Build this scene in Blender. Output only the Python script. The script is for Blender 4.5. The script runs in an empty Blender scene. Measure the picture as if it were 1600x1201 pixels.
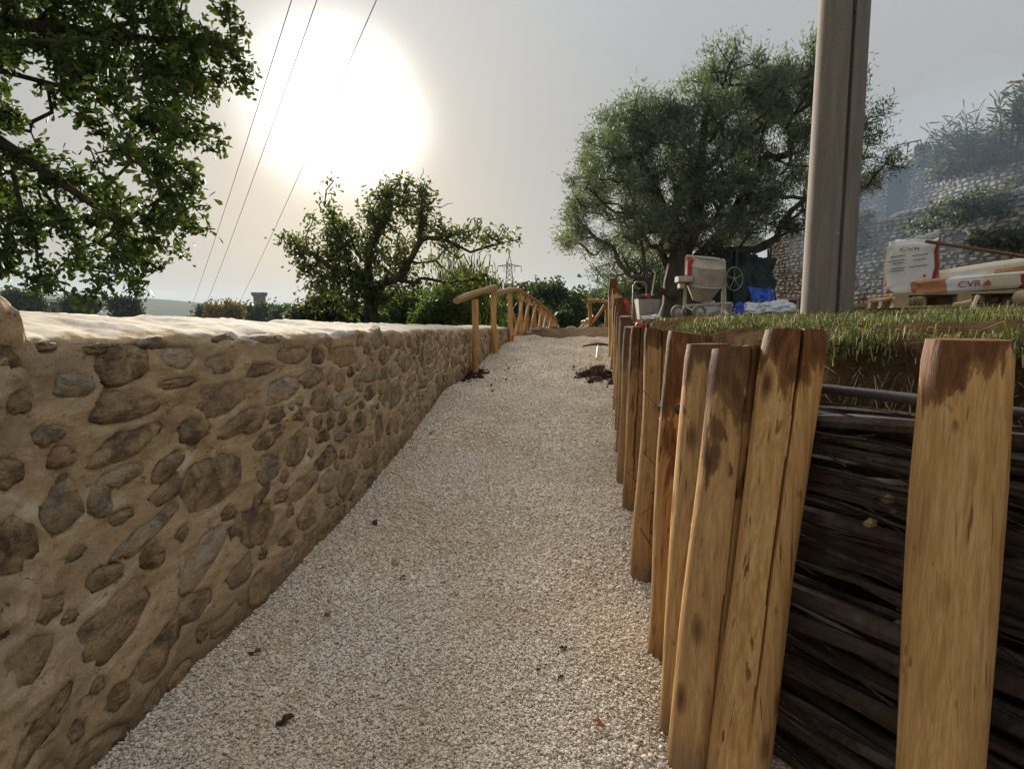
import bpy, bmesh, math, random
import numpy as np
from mathutils import Vector, Matrix, noise as mn
R = math.radians
random.seed(7); rng = np.random.default_rng(7)
S = bpy.context.scene
COL = S.collection
# ------------------------------------------------------------------ camera
FPX, CX, CY, EYE = 950.0, 800.0, 600.5, 1.5
PITCH = math.atan((CY - 490) / FPX)
cam = bpy.data.cameras.new('camera'); camo = bpy.data.objects.new('camera', cam); COL.objects.link(camo)
cam.sensor_width = 36; cam.lens = FPX / 1600 * 36; cam.clip_start = .05; cam.clip_end = 9000
camo.location = (0, 0, EYE); camo.rotation_euler = (math.pi / 2 - PITCH, 0, 0)
S.camera = camo
# ------------------------------------------------------------------ light
SUN_EL, SUN_AZ = R(16.9), R(-15.7)          # azimuth measured from +Y to +X
sdir = Vector((math.sin(SUN_AZ) * math.cos(SUN_EL), math.cos(SUN_AZ) * math.cos(SUN_EL), math.sin(SUN_EL)))
W = bpy.data.worlds.new('World'); S.world = W; W.use_nodes = True
wt = W.node_tree; wt.nodes.clear()
def wn(t, **k):
    n = wt.nodes.new(t)
    for a, b in k.items(): setattr(n, a, b)
    return n
def wmath(op, a, b=None, c=None):
    n = wn('ShaderNodeMath', operation=op)
    for i, v in enumerate((a, b, c)):
        if v is None: continue
        if isinstance(v, (int, float)): n.inputs[i].default_value = v
        else: wt.links.new(v, n.inputs[i])
    return n.outputs[0]
def wmix(f, a, b, bt='MIX'):
    n = wn('ShaderNodeMix', data_type='RGBA', blend_type=bt); n.clamp_factor = False
    for i, v in ((0, f), (6, a), (7, b)):
        if isinstance(v, (int, float)): n.inputs[i].default_value = v
        elif isinstance(v, tuple): n.inputs[i].default_value = (*v, 1)
        else: wt.links.new(v, n.inputs[i])
    return n.outputs[2]
geo = wn('ShaderNodeTexCoord')
dirv = geo.outputs['Generated']
sky = wn('ShaderNodeTexSky', sky_type='NISHITA'); sky.sun_disc = False
sky.sun_elevation = SUN_EL; sky.sun_rotation = SUN_AZ; sky.dust_density = 4; sky.air_density = 1.2
dot = wn('ShaderNodeVectorMath', operation='DOT_PRODUCT'); wt.links.new(dirv, dot.inputs[0]); dot.inputs[1].default_value = sdir
nz = wn('ShaderNodeTexNoise'); nz.inputs['Scale'].default_value = 3.2; nz.inputs['Detail'].default_value = 4
wt.links.new(dirv, nz.inputs['Vector'])
ang = wmath('ARCCOSINE', wmath('MINIMUM', dot.outputs['Value'], 1.0))
ang2 = wmath('ADD', ang, wmath('MULTIPLY', wmath('SUBTRACT', nz.outputs['Fac'], .5), .075))
core = wmath('EXPONENT', wmath('MULTIPLY', wmath('POWER', wmath('DIVIDE', wmath('MAXIMUM', ang2, 0), R(5.8)), 3.0), -1.0))
halo = wmath('EXPONENT', wmath('MULTIPLY', wmath('DIVIDE', wmath('MAXIMUM', ang2, 0), R(9)), -1.0))
sep = wn('ShaderNodeSeparateXYZ'); wt.links.new(dirv, sep.inputs[0])
up = wmath('MAXIMUM', sep.outputs['Z'], 0.0)
mr = wn('ShaderNodeMapRange'); wt.links.new(up, mr.inputs[0]); mr.inputs[1].default_value = 0; mr.inputs[2].default_value = .65
HAZE_LOW, HAZE_HIGH = (.575, .58, .56), (.53, .565, .61)
base = wmix(mr.outputs[0], HAZE_LOW, HAZE_HIGH)
cl = wmath('MULTIPLY', wmath('MULTIPLY_ADD', nz.outputs['Fac'], .16, .92), wmath('MULTIPLY_ADD', wmath('POWER', up, 2.4), 1.8, 1.0))   # overcast gradient, brightening added towards the unseen zenith to light the wall
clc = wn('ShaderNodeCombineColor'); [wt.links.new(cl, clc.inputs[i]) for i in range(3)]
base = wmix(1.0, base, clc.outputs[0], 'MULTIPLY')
def wscale(c, f):
    n = wn('ShaderNodeVectorMath', operation='SCALE'); n.inputs[0].default_value = c
    wt.links.new(f, n.inputs['Scale']); return n.outputs[0]
def wadd(a, b):
    n = wn('ShaderNodeVectorMath', operation='ADD'); wt.links.new(a, n.inputs[0]); wt.links.new(b, n.inputs[1]); return n.outputs[0]
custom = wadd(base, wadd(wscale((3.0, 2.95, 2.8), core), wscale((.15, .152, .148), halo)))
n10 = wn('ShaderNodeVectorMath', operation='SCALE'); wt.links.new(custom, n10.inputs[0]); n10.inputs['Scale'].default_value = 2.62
nsk = wn('ShaderNodeVectorMath', operation='SCALE'); wt.links.new(sky.outputs[0], nsk.inputs[0]); nsk.inputs['Scale'].default_value = .025
bg = wn('ShaderNodeBackground'); bg.inputs['Strength'].default_value = .1
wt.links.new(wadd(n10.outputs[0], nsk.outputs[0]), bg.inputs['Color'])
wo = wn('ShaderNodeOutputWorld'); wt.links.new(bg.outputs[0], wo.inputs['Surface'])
sl = bpy.data.lights.new('sun', 'SUN'); slo = bpy.data.objects.new('sun', sl); COL.objects.link(slo)
sl.energy = 4.9; sl.angle = R(11); sl.color = (1, .93, .82)
slo.rotation_euler = (-sdir).to_track_quat('-Z', 'Y').to_euler(); slo.location = (0, 0, 30)
vs = S.view_settings; vs.view_transform = 'Standard'; vs.look = 'None'; vs.gamma = 1; vs.use_curve_mapping = False
vs.exposure = 1.27
S.render.engine = 'CYCLES'; S.cycles.use_denoising = True; S.cycles.max_bounces = 6
S.cycles.transparent_max_bounces = 8; S.cycles.volume_bounces = 1; S.cycles.sample_clamp_indirect = 6
try: S.cycles.denoiser = 'OPENIMAGEDENOISE'
except Exception: pass

# ------------------------------------------------------------------ helpers
cT, sT = math.cos(PITCH), math.sin(PITCH)
def ray(px, py):
    r, dn = (px - CX) / FPX, (py - CY) / FPX
    return np.array([r, cT - dn * sT, -sT - dn * cT])
def pix(px, py, d):
    v = ray(px, py); v = v * (d / v[1]); return np.array([v[0], v[1], v[2] + EYE])
def pxm(d): return d / FPX            # metres per photo pixel at depth d
def nz3(p, s, o=0.0): return mn.noise(Vector((p[0] * s + o, p[1] * s + o * .7, p[2] * s - o)))
def norm(v): v = np.asarray(v, float); return v / (np.linalg.norm(v) + 1e-12)

class MB:
    def __init__(self): self.v = []; self.f = []; self.m = []; self.cur = 0
    def add(self, vs, fs):
        o = len(self.v); self.v += [tuple(map(float, p)) for p in vs]
        for f in fs: self.f.append(tuple(i + o for i in f)); self.m.append(self.cur)
        return self
    def box(self, c, s, rz=0, ax=None):
        c = np.asarray(c, float); s = np.asarray(s, float) / 2
        if ax is None: ax = np.array([[math.cos(rz), math.sin(rz), 0], [-math.sin(rz), math.cos(rz), 0], [0, 0, 1]])
        vs = [c + sx * s[0] * ax[0] + sy * s[1] * ax[1] + sz * s[2] * ax[2] for sx, sy, sz in
              ((-1, -1, -1), (1, -1, -1), (1, 1, -1), (-1, 1, -1), (-1, -1, 1), (1, -1, 1), (1, 1, 1), (-1, 1, 1))]
        return self.add(vs, ((0, 3, 2, 1), (4, 5, 6, 7), (0, 1, 5, 4), (1, 2, 6, 5), (2, 3, 7, 6), (3, 0, 4, 7)))
    def tube(self, path, rad, seg=8, caps=True, jit=0.0):
        P = [np.asarray(p, float) for p in path]; n = len(P)
        if np.isscalar(rad): rad = [rad] * n
        prev = None; vs = []
        for i in range(n):
            t = norm(P[min(i + 1, n - 1)] - P[max(i - 1, 0)])
            if prev is None:
                a = np.array([0, 0, 1.]) if abs(t[2]) < .9 else np.array([1., 0, 0])
            else: a = prev
            x = norm(a - t * np.dot(a, t)); y = np.cross(t, x); prev = x
            for k in range(seg):
                an = 2 * math.pi * k / seg; q = x * math.cos(an) + y * math.sin(an)
                vs.append(P[i] + q * rad[i] * (1 + jit * random.uniform(-1, 1)))
        fs = [(i * seg + k, i * seg + (k + 1) % seg, (i + 1) * seg + (k + 1) % seg, (i + 1) * seg + k) for i in range(n - 1) for k in range(seg)]
        if caps: fs += [tuple(range(seg - 1, -1, -1)), tuple(range((n - 1) * seg, n * seg))]
        return self.add(vs, fs)
    def lathe(self, c, ax, prof, seg=24):
        """prof: (distance along ax, radius)"""
        c = np.asarray(c, float); ax = norm(ax)
        a = np.array([0, 0, 1.]) if abs(ax[2]) < .9 else np.array([1., 0, 0])
        x = norm(a - ax * np.dot(a, ax)); y = np.cross(ax, x); vs = []
        for h, r in prof:
            for k in range(seg):
                an = 2 * math.pi * k / seg; vs.append(c + ax * h + (x * math.cos(an) + y * math.sin(an)) * r)
        n = len(prof)
        fs = [(i * seg + k, i * seg + (k + 1) % seg, (i + 1) * seg + (k + 1) % seg, (i + 1) * seg + k) for i in range(n - 1) for k in range(seg)]
        fs += [tuple(range(seg - 1, -1, -1)), tuple(range((n - 1) * seg, n * seg))]
        return self.add(vs, fs)
    def ring(self, c, ax, rad, r, seg=28, s2=6):
        c = np.asarray(c, float); ax = norm(ax)
        a = np.array([0, 0, 1.]) if abs(ax[2]) < .9 else np.array([1., 0, 0])
        x = norm(a - ax * np.dot(a, ax)); y = np.cross(ax, x); vs = []
        for i in range(seg):
            an = 2 * math.pi * i / seg; q = x * math.cos(an) + y * math.sin(an)
            for k in range(s2):
                b = 2 * math.pi * k / s2; vs.append(c + q * (rad + r * math.cos(b)) + ax * r * math.sin(b))
        return self.add(vs, [(i * s2 + k, i * s2 + (k + 1) % s2, ((i + 1) % seg) * s2 + (k + 1) % s2, ((i + 1) % seg) * s2 + k) for i in range(seg) for k in range(s2)])
    def mesh(self, name, mats, org=(0, 0, 0), smooth=True):
        me = bpy.data.meshes.new(name); org = np.asarray(org, float)
        me.from_pydata([tuple(np.asarray(p) - org) for p in self.v], [], self.f)
        for m in (mats if isinstance(mats, (list, tuple)) else [mats]): me.materials.append(m)
        if max(self.m, default=0) > 0: me.polygons.foreach_set('material_index', self.m)
        bm = bmesh.new(); bm.from_mesh(me); bmesh.ops.recalc_face_normals(bm, faces=bm.faces); bm.to_mesh(me); bm.free()
        if smooth:
            me.polygons.foreach_set('use_smooth', [True] * len(me.polygons)); me.set_sharp_from_angle(angle=R(42))
        return me
    def build(self, name, mats, parent=None, org=None, smooth=True, **tags):
        if parent is not None: o = link(name, self.mesh(name, mats, parent.location, smooth), parent)
        else:
            org = (0, 0, 0) if org is None else org
            o = link(name, self.mesh(name, mats, org, smooth)); o.location = org
        return tag(o, **tags)
def link(name, data, parent=None):
    o = bpy.data.objects.new(name, data); COL.objects.link(o)
    if parent is not None: o.parent = parent
    return o
def tag(o, label=None, cat=None, group=None, kind=None):
    if label: o['label'] = label
    if cat: o['category'] = cat
    if group: o['group'] = group
    if kind: o['kind'] = kind
    return o
def empty(name, loc, label=None, cat=None, group=None):
    o = bpy.data.objects.new(name, None); COL.objects.link(o); o.location = tuple(map(float, loc)); o.empty_display_size = .1
    return tag(o, label, cat, group)
def fast_mesh(name, V, F, mats, smooth=False):
    V = np.ascontiguousarray(V, np.float32); F = np.ascontiguousarray(F, np.int32); k = F.shape[1]
    me = bpy.data.meshes.new(name); me.vertices.add(len(V)); me.vertices.foreach_set('co', V.ravel())
    me.loops.add(F.size); me.loops.foreach_set('vertex_index', F.ravel())
    me.polygons.add(len(F)); me.polygons.foreach_set('loop_start', np.arange(0, F.size, k, dtype=np.int32))
    me.polygons.foreach_set('loop_total', np.full(len(F), k, np.int32))
    if smooth: me.polygons.foreach_set('use_smooth', np.ones(len(F), bool))
    me.update(calc_edges=True); me.materials.append(mats); return me
def grid_faces(nu, nv):
    i, j = np.meshgrid(np.arange(nu - 1), np.arange(nv - 1), indexing='ij'); a = (i * nv + j).ravel()
    return np.stack([a, a + nv, a + nv + 1, a + 1], 1)

# ------------------------------------------------------------------ materials
class Mt:
    def __init__(self, name, rough=.85, spec=.25):
        self.mat = bpy.data.materials.new(name); self.mat.use_nodes = True; self.t = self.mat.node_tree; self.N = self.t.nodes; self.L = self.t.links
        self.b = self.N['Principled BSDF']; self.b.inputs['Roughness'].default_value = rough; self.b.inputs['Specular IOR Level'].default_value = spec
        self.tc = self.N.new('ShaderNodeTexCoord'); self.oi = self.N.new('ShaderNodeObjectInfo'); self.ge = self.N.new('ShaderNodeNewGeometry')
        self.obj = self.tc.outputs['Object']; self.pos = self.ge.outputs['Position']; self.rnd = self.oi.outputs['Random']; self.isl = self.ge.outputs['Random Per Island']; self.color = self.oi.outputs['Color']
    def put(self, s, v):
        if isinstance(v, (int, float)): s.default_value = v
        elif isinstance(v, tuple): s.default_value = (*v, 1) if len(v) == 3 and s.type == 'RGBA' else v
        else: self.L.new(v, s)
    def math(self, op, a, b=0.0, c=0.0):
        n = self.N.new('ShaderNodeMath'); n.operation = op
        for i, v in enumerate((a, b, c)): self.put(n.inputs[i], v)
        return n.outputs[0]
    def mapv(self, v, scale=(1, 1, 1), off=None):
        n = self.N.new('ShaderNodeVectorMath'); n.operation = 'MULTIPLY'; self.L.new(v, n.inputs[0]); n.inputs[1].default_value = scale; o = n.outputs[0]
        if off is not None:
            a = self.N.new('ShaderNodeVectorMath'); a.operation = 'ADD'; self.L.new(o, a.inputs[0])
            m = self.math('MULTIPLY', off, 57.0); self.L.new(m, a.inputs[1]); o = a.outputs[0]
        return o
    def noise(self, v, scale, detail=3, rough=.55, dist=0.0):
        n = self.N.new('ShaderNodeTexNoise'); self.L.new(v, n.inputs['Vector'])
        n.inputs['Scale'].default_value = scale; n.inputs['Detail'].default_value = detail; n.inputs['Roughness'].default_value = rough; n.inputs['Distortion'].default_value = dist
        return n.outputs['Fac']
    def voro(self, v, scale, feat='F1', out='Distance'):
        n = self.N.new('ShaderNodeTexVoronoi'); n.feature = feat; self.L.new(v, n.inputs['Vector']); n.inputs['Scale'].default_value = scale; return n.outputs[out]
    def ramp(self, f, *stops):
        n = self.N.new('ShaderNodeValToRGB'); self.put(n.inputs[0], f); e = n.color_ramp.elements
        while len(e) < len(stops): e.new(.5)
        for el, (p, c) in zip(e, stops): el.position = p; el.color = (*c, 1) if isinstance(c, tuple) else (c, c, c, 1)
        return n.outputs[0]
    def mix(self, f, a, b, bt='MIX'):
        n = self.N.new('ShaderNodeMix'); n.data_type = 'RGBA'; n.blend_type = bt
        self.put(n.inputs[0], f); self.put(n.inputs[6], a); self.put(n.inputs[7], b); return n.outputs[2]
    def bump(self, h, strength=.5, dist=.01, normal=None):
        n = self.N.new('ShaderNodeBump'); self.L.new(h, n.inputs['Height']); n.inputs['Strength'].default_value = strength; n.inputs['Distance'].default_value = dist
        if normal is not None: self.L.new(normal, n.inputs['Normal'])
        return n.outputs[0]
    def sep(self, v):
        n = self.N.new('ShaderNodeSeparateXYZ'); self.L.new(v, n.inputs[0]); return n.outputs
    def out(self, col, bump=None, rough=None):
        self.put(self.b.inputs['Base Color'], col)
        if bump is not None: self.L.new(bump, self.b.inputs['Normal'])
        if rough is not None: self.put(self.b.inputs['Roughness'], rough)
        return self.mat
def plain(name, col, rough=.7, var=.15, scale=12, spec=.3, bumpd=.003, metal=0):
    m = Mt(name, rough, spec); f = m.noise(m.obj, scale, 5, .65)
    f2 = m.noise(m.obj, scale * .21, 3)
    a = tuple(c * (1 - var * 1.6) for c in col); b = tuple(min(1, c * (1 + var)) for c in col)
    c = m.mix(m.ramp(f2, (.35, 0.), (.7, 1.)), m.ramp(f, (.3, a), (.7, b)), tuple(c * .8 for c in col))
    m.b.inputs['Metallic'].default_value = metal
    return m.out(c, m.bump(f, .4, bumpd))
def mat_mortar():
    m = Mt('mortar', .97, .04)
    big = m.noise(m.pos, 1.6, 4, .6); med = m.noise(m.mapv(m.pos, (1, .6, 1.6)), 9, 6, .65, .4); fine = m.noise(m.pos, 120, 4, .7)
    c = m.ramp(med, (.28, (.31, .195, .09)), (.5, (.53, .38, .21)), (.72, (.69, .54, .345)))
    c = m.mix(m.ramp(big, (.35, 0.), (.7, .75)), c, (.53, .41, .27))
    c = m.mix(m.ramp(fine, (.35, .35), (.6, 0.)), c, (.2, .14, .08))
    pt = m.noise(m.mapv(m.pos, (1, .55, 1.2)), 4.2, 5, .65, .6); c = m.mix(m.ramp(pt, (.5, 0.), (.68, .65)), c, (.24, .165, .095)); c = m.mix(m.ramp(pt, (.3, .8), (.42, 0.)), c, (.7, .6, .44))
    hl = m.noise(m.mapv(m.pos, (1, .5, 1)), 30, 5, .75, 1.2); c = m.mix(m.ramp(hl, (.3, .8), (.37, 0.)), c, (.12, .08, .045))
    z = m.math('SUBTRACT', m.sep(m.pos)[2], m.math('MULTIPLY', m.sep(m.pos)[1], .07))
    damp = m.math('ADD', z, m.math('MULTIPLY', m.math('SUBTRACT', big, .5), .35))
    c = m.mix(m.ramp(damp, (.0, .8), (.2, 0.)), c, (.13, .085, .048))      # damp soil splash along the foot
    b = m.bump(m.math('ADD', m.math('ADD', med, m.ramp(hl, (.28, 0.), (.4, 1.))), m.math('MULTIPLY', fine, .5)), .7, .018)
    gr = m.noise(m.pos, 260, 3, .7); b = m.bump(gr, .5, .004, b)
    return m.out(c, b)
def mat_cap():
    m = Mt('lime_cap', .95, .03)
    big = m.noise(m.pos, 2.5, 4, .6); med = m.noise(m.mapv(m.pos, (1, .5, 1)), 13, 6, .65); fine = m.noise(m.pos, 90, 4, .7)
    c = m.ramp(med, (.3, (.33, .265, .19)), (.5, (.5, .43, .335)), (.7, (.6, .53, .43)))
    c = m.mix(m.ramp(big, (.4, 0.), (.75, .5)), c, (.5, .44, .36))
    ck = m.noise(m.mapv(m.pos, (1, .6, 1)), 26, 5, .75, 1.0); c = m.mix(m.ramp(ck, (.3, .7), (.38, 0.)), c, (.2, .15, .1))
    return m.out(c, m.bump(m.math('ADD', med, m.math('MULTIPLY', fine, .3)), .5, .014))
def mat_stone():
    m = Mt('field_stone', .85, .2)
    v = m.mapv(m.obj, (1, 1, 1), m.rnd)
    f = m.noise(m.pos, 22, 6, .65, .3); g = m.noise(m.pos, 75, 4, .7); s = m.noise(m.pos, 9, 5, .7, .6)
    c = m.mix(m.ramp(f, (.3, .0), (.7, .9)), m.mix(1.0, m.color, (.55, .52, .5), 'MULTIPLY'), m.color)
    c = m.mix(m.ramp(g, (.62, 0.), (.75, .35)), c, (.5, .46, .4))
    c = m.mix(m.ramp(s, (.42, 0.05), (.62, .88)), c, (.5, .35, .185))        # smears of lime mortar
    k = m.noise(m.mapv(m.pos, (1, .5, 1.3)), 14, 5, .7, .8); c = m.mix(m.ramp(k, (.36, .75), (.48, 0.)), c, m.mix(1.0, c, (.45, .4, .36), 'MULTIPLY'))
    return m.out(c, m.bump(m.math('ADD', m.math('ADD', f, k), m.math('MULTIPLY', g, .4)), 1.0, .03))
def mat_gravel():
    m = Mt('limestone_chips', .9, .15)
    c = m.ramp(m.rnd, (.0, (.38, .29, .2)), (.2, (.57, .47, .35)), (.6, (.74, .64, .505)), (1., (.85, .78, .66)))
    p = m.noise(m.pos, 1.9, 3, .5); q = m.noise(m.pos, 8, 3, .5)
    c = m.mix(m.ramp(m.math('ADD', p, m.math('MULTIPLY', q, .3)), (.55, 0.), (.85, .55)), c, m.mix(.55, c, (.52, .36, .19)))
    return m.out(c)
def mat_path():
    m = Mt('gravel_bed', .95, .1)
    v = m.voro(m.pos, 85, 'F1', 'Color'); d = m.voro(m.pos, 85)
    s = m.sep(v)[0]
    c = m.ramp(s, (.0, (.4, .31, .22)), (.4, (.6, .51, .405)), (1., (.8, .735, .63)))
    c = m.mix(m.ramp(d, (.4, 0.), (.75, .8)), c, (.1, .075, .05))
    p = m.noise(m.pos, 1.9, 3, .5); q = m.noise(m.pos, 8, 3, .5)
    c = m.mix(m.ramp(m.math('ADD', p, m.math('MULTIPLY', q, .3)), (.55, 0.), (.85, .55)), c, m.mix(.55, c, (.52, .36, .19)))
    n = m.noise(m.pos, 7, 3)
    return m.out(c, m.bump(m.math('SUBTRACT', n, m.math('MULTIPLY', d, .5)), .8, .02))
def mat_wood(name='peeled_chestnut', stains=True):
    """peeled chestnut: object colour r = stain reach, g = tone, b = greyness; local z runs up the log, top at z = 0"""
    m = Mt(name, .7, .12)
    o = m.mapv(m.obj, (1, 1, 1), m.rnd)
    gr = m.noise(m.mapv(o, (14, 14, .9)), 5, 5, .6, .4); st = m.noise(m.mapv(o, (3, 3, .7)), 3.2, 5, .62, .5); fi = m.noise(m.mapv(o, (60, 60, 2.5)), 4, 4, .7)
    sp = m.noise(m.mapv(o, (1, 1, .35)), 28, 2, .5)
    col = m.sep(m.color)
    pale = m.ramp(gr, (.22, (.36, .18, .06)), (.5, (.585, .335, .125)), (.78, (.73, .475, .215)))
    c = m.mix(m.ramp(fi, (.35, .45), (.55, 0.)), pale, (.3, .15, .055))
    c = m.mix(m.ramp(st, (.55, 0.), (.75, .65)), c, (.33, .155, .05))
    c = m.mix(m.ramp(sp, (.68, 0.), (.74, .8)), c, (.1, .045, .02))       # knots and bark flecks
    kn = m.voro(m.mapv(o, (1, 1, .42)), 7.5); c = m.mix(m.ramp(kn, (.05, .95), (.13, .5), (.2, 0.)), c, (.1, .042, .016))
    ck = m.noise(m.mapv(o, (26, 26, .55)), 3, 2, .5, .2); c = m.mix(m.ramp(ck, (.68, 0.), (.71, .75)), c, (.07, .03, .014))
    z = m.sep(m.obj)[2]; blot = m.noise(m.mapv(o, (9, 9, 2.6)), 1.15, 5, .6, .7)
    reach = m.math('ADD', m.math('DIVIDE', z, m.math('MAXIMUM', col[0], .02)), m.math('MULTIPLY', m.math('SUBTRACT', blot, .5), 3.2))
    dark = m.ramp(m.math('ADD', reach, 1.0), (.26, 0.), (.38, .75), (.66, 1.)) if stains else m.ramp(blot, (.62, 0.), (.72, .5))
    bl2 = m.noise(m.mapv(o, (7, 7, 1.5)), 2.1, 4, .6, .4); c = m.mix(m.ramp(bl2, (.56, 0.), (.7, .5)), c, (.27, .115, .04))
    c = m.mix(m.math('MULTIPLY', dark, .9), c, m.ramp(gr, (.3, (.05, .017, .007)), (.7, (.16, .056, .02))))
    c = m.mix(m.math('MULTIPLY', col[2], m.ramp(gr, (.25, 1.), (.8, .5))), c, (.2, .17, .14))
    c = m.mix(1.0, c, m.ramp(col[1], (0., (.5, .42, .36)), (1., (1., 1., 1.))), 'MULTIPLY')
    if stains:
        hgt = m.math('SUBTRACT', m.sep(m.pos)[2], m.math('MULTIPLY', m.sep(m.pos)[1], .07)); mud = m.math('ADD', hgt, m.math('MULTIPLY', m.math('SUBTRACT', st, .5), .3)); c = m.mix(m.ramp(mud, (.02, .7), (.16, 0.)), c, (.16, .115, .075))
    return m.out(c, m.bump(m.math('SUBTRACT', m.math('ADD', gr, m.math('MULTIPLY', fi, .5)), m.math('MULTIPLY', m.ramp(ck, (.66, 0.), (.72, 1.)), .8)), .55, .008))
def mat_bark(name, a, b, scale=8):
    m = Mt(name, .95, .1); o = m.mapv(m.pos, (1, 1, .4)); f = m.noise(o, scale, 6, .7, .5); g = m.noise(m.pos, 60, 3, .6)
    c = m.ramp(f, (.3, a), (.7, b)); return m.out(c, m.bump(m.math('ADD', f, m.math('MULTIPLY', g, .3)), .8, .02))
def mat_branch():
    m = Mt('dark_bark', .6, .35); f = m.noise(m.mapv(m.obj, (2.2, 1, 1), m.rnd), 30, 4, .6); g = m.noise(m.pos, 7, 3, .6)
    a = m.mix(m.rnd, (.022, .013, .009), (.085, .054, .038)); c = m.mix(m.ramp(f, (.5, 0.), (.7, .45)), a, (.13, .1, .08)); c = m.mix(m.ramp(g, (.55, 0.), (.7, .6)), c, (.15, .125, .1))
    return m.out(c, m.bump(f, .25, .002))
def mat_leaf(name, dark, light, autumn=None, trans=.35, amount=.1):
    m = Mt(name, .55, .3)
    c = m.ramp(m.isl, (0., dark), (1., light))
    p = m.noise(m.pos, .9, 2); c = m.mix(m.ramp(p, (.35, .5), (.65, 0.)), c, tuple(x * .7 for x in dark))
    if autumn: c = m.mix(m.ramp(m.math('FRACT', m.math('MULTIPLY', m.isl, 17.3)), (1 - amount, 0.), (1 - amount + .02, 1.)), c, autumn)
    m.b.inputs['Specular IOR Level'].default_value = .12; m.put(m.b.inputs['Base Color'], c)
    tr = m.N.new('ShaderNodeBsdfTranslucent'); m.L.new(m.mix(1.0, c, (1.5, 1.6, .7), 'MULTIPLY'), tr.inputs['Color'])
    ms = m.N.new('ShaderNodeMixShader'); ms.inputs[0].default_value = trans
    m.L.new(m.b.outputs[0], ms.inputs[1]); m.L.new(tr.outputs[0], ms.inputs[2]); m.L.new(ms.outputs[0], m.N['Material Output'].inputs['Surface'])
    return m.mat
def mat_soil(name='soil', a=(.032, .019, .01), b=(.15, .095, .048)):
    m = Mt(name, 1.0, 0.0); f = m.noise(m.pos, 6, 6, .7); g = m.noise(m.pos, 38, 5, .7)
    h = m.noise(m.pos, 130, 4, .7); c = m.ramp(m.math('ADD', m.math('MULTIPLY', f, .45), m.math('ADD', m.math('MULTIPLY', g, .3), m.math('MULTIPLY', h, .25))), (.38, a), (.62, b))
    return m.out(c, m.bump(m.math('ADD', m.math('ADD', f, g), m.math('MULTIPLY', h, .5)), 1.0, .04))
def mat_ground():
    m = Mt('meadow', 1.0, 0.0); f = m.noise(m.pos, .05, 6, .65); g = m.noise(m.pos, 2.5, 5, .7)
    return m.out(m.mix(m.ramp(g, (.4, 0.), (.7, .6)), m.ramp(f, (.35, (.045, .06, .02)), (.65, (.1, .1, .045))), (.11, .085, .05)), m.bump(g, .6, .1))
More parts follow.
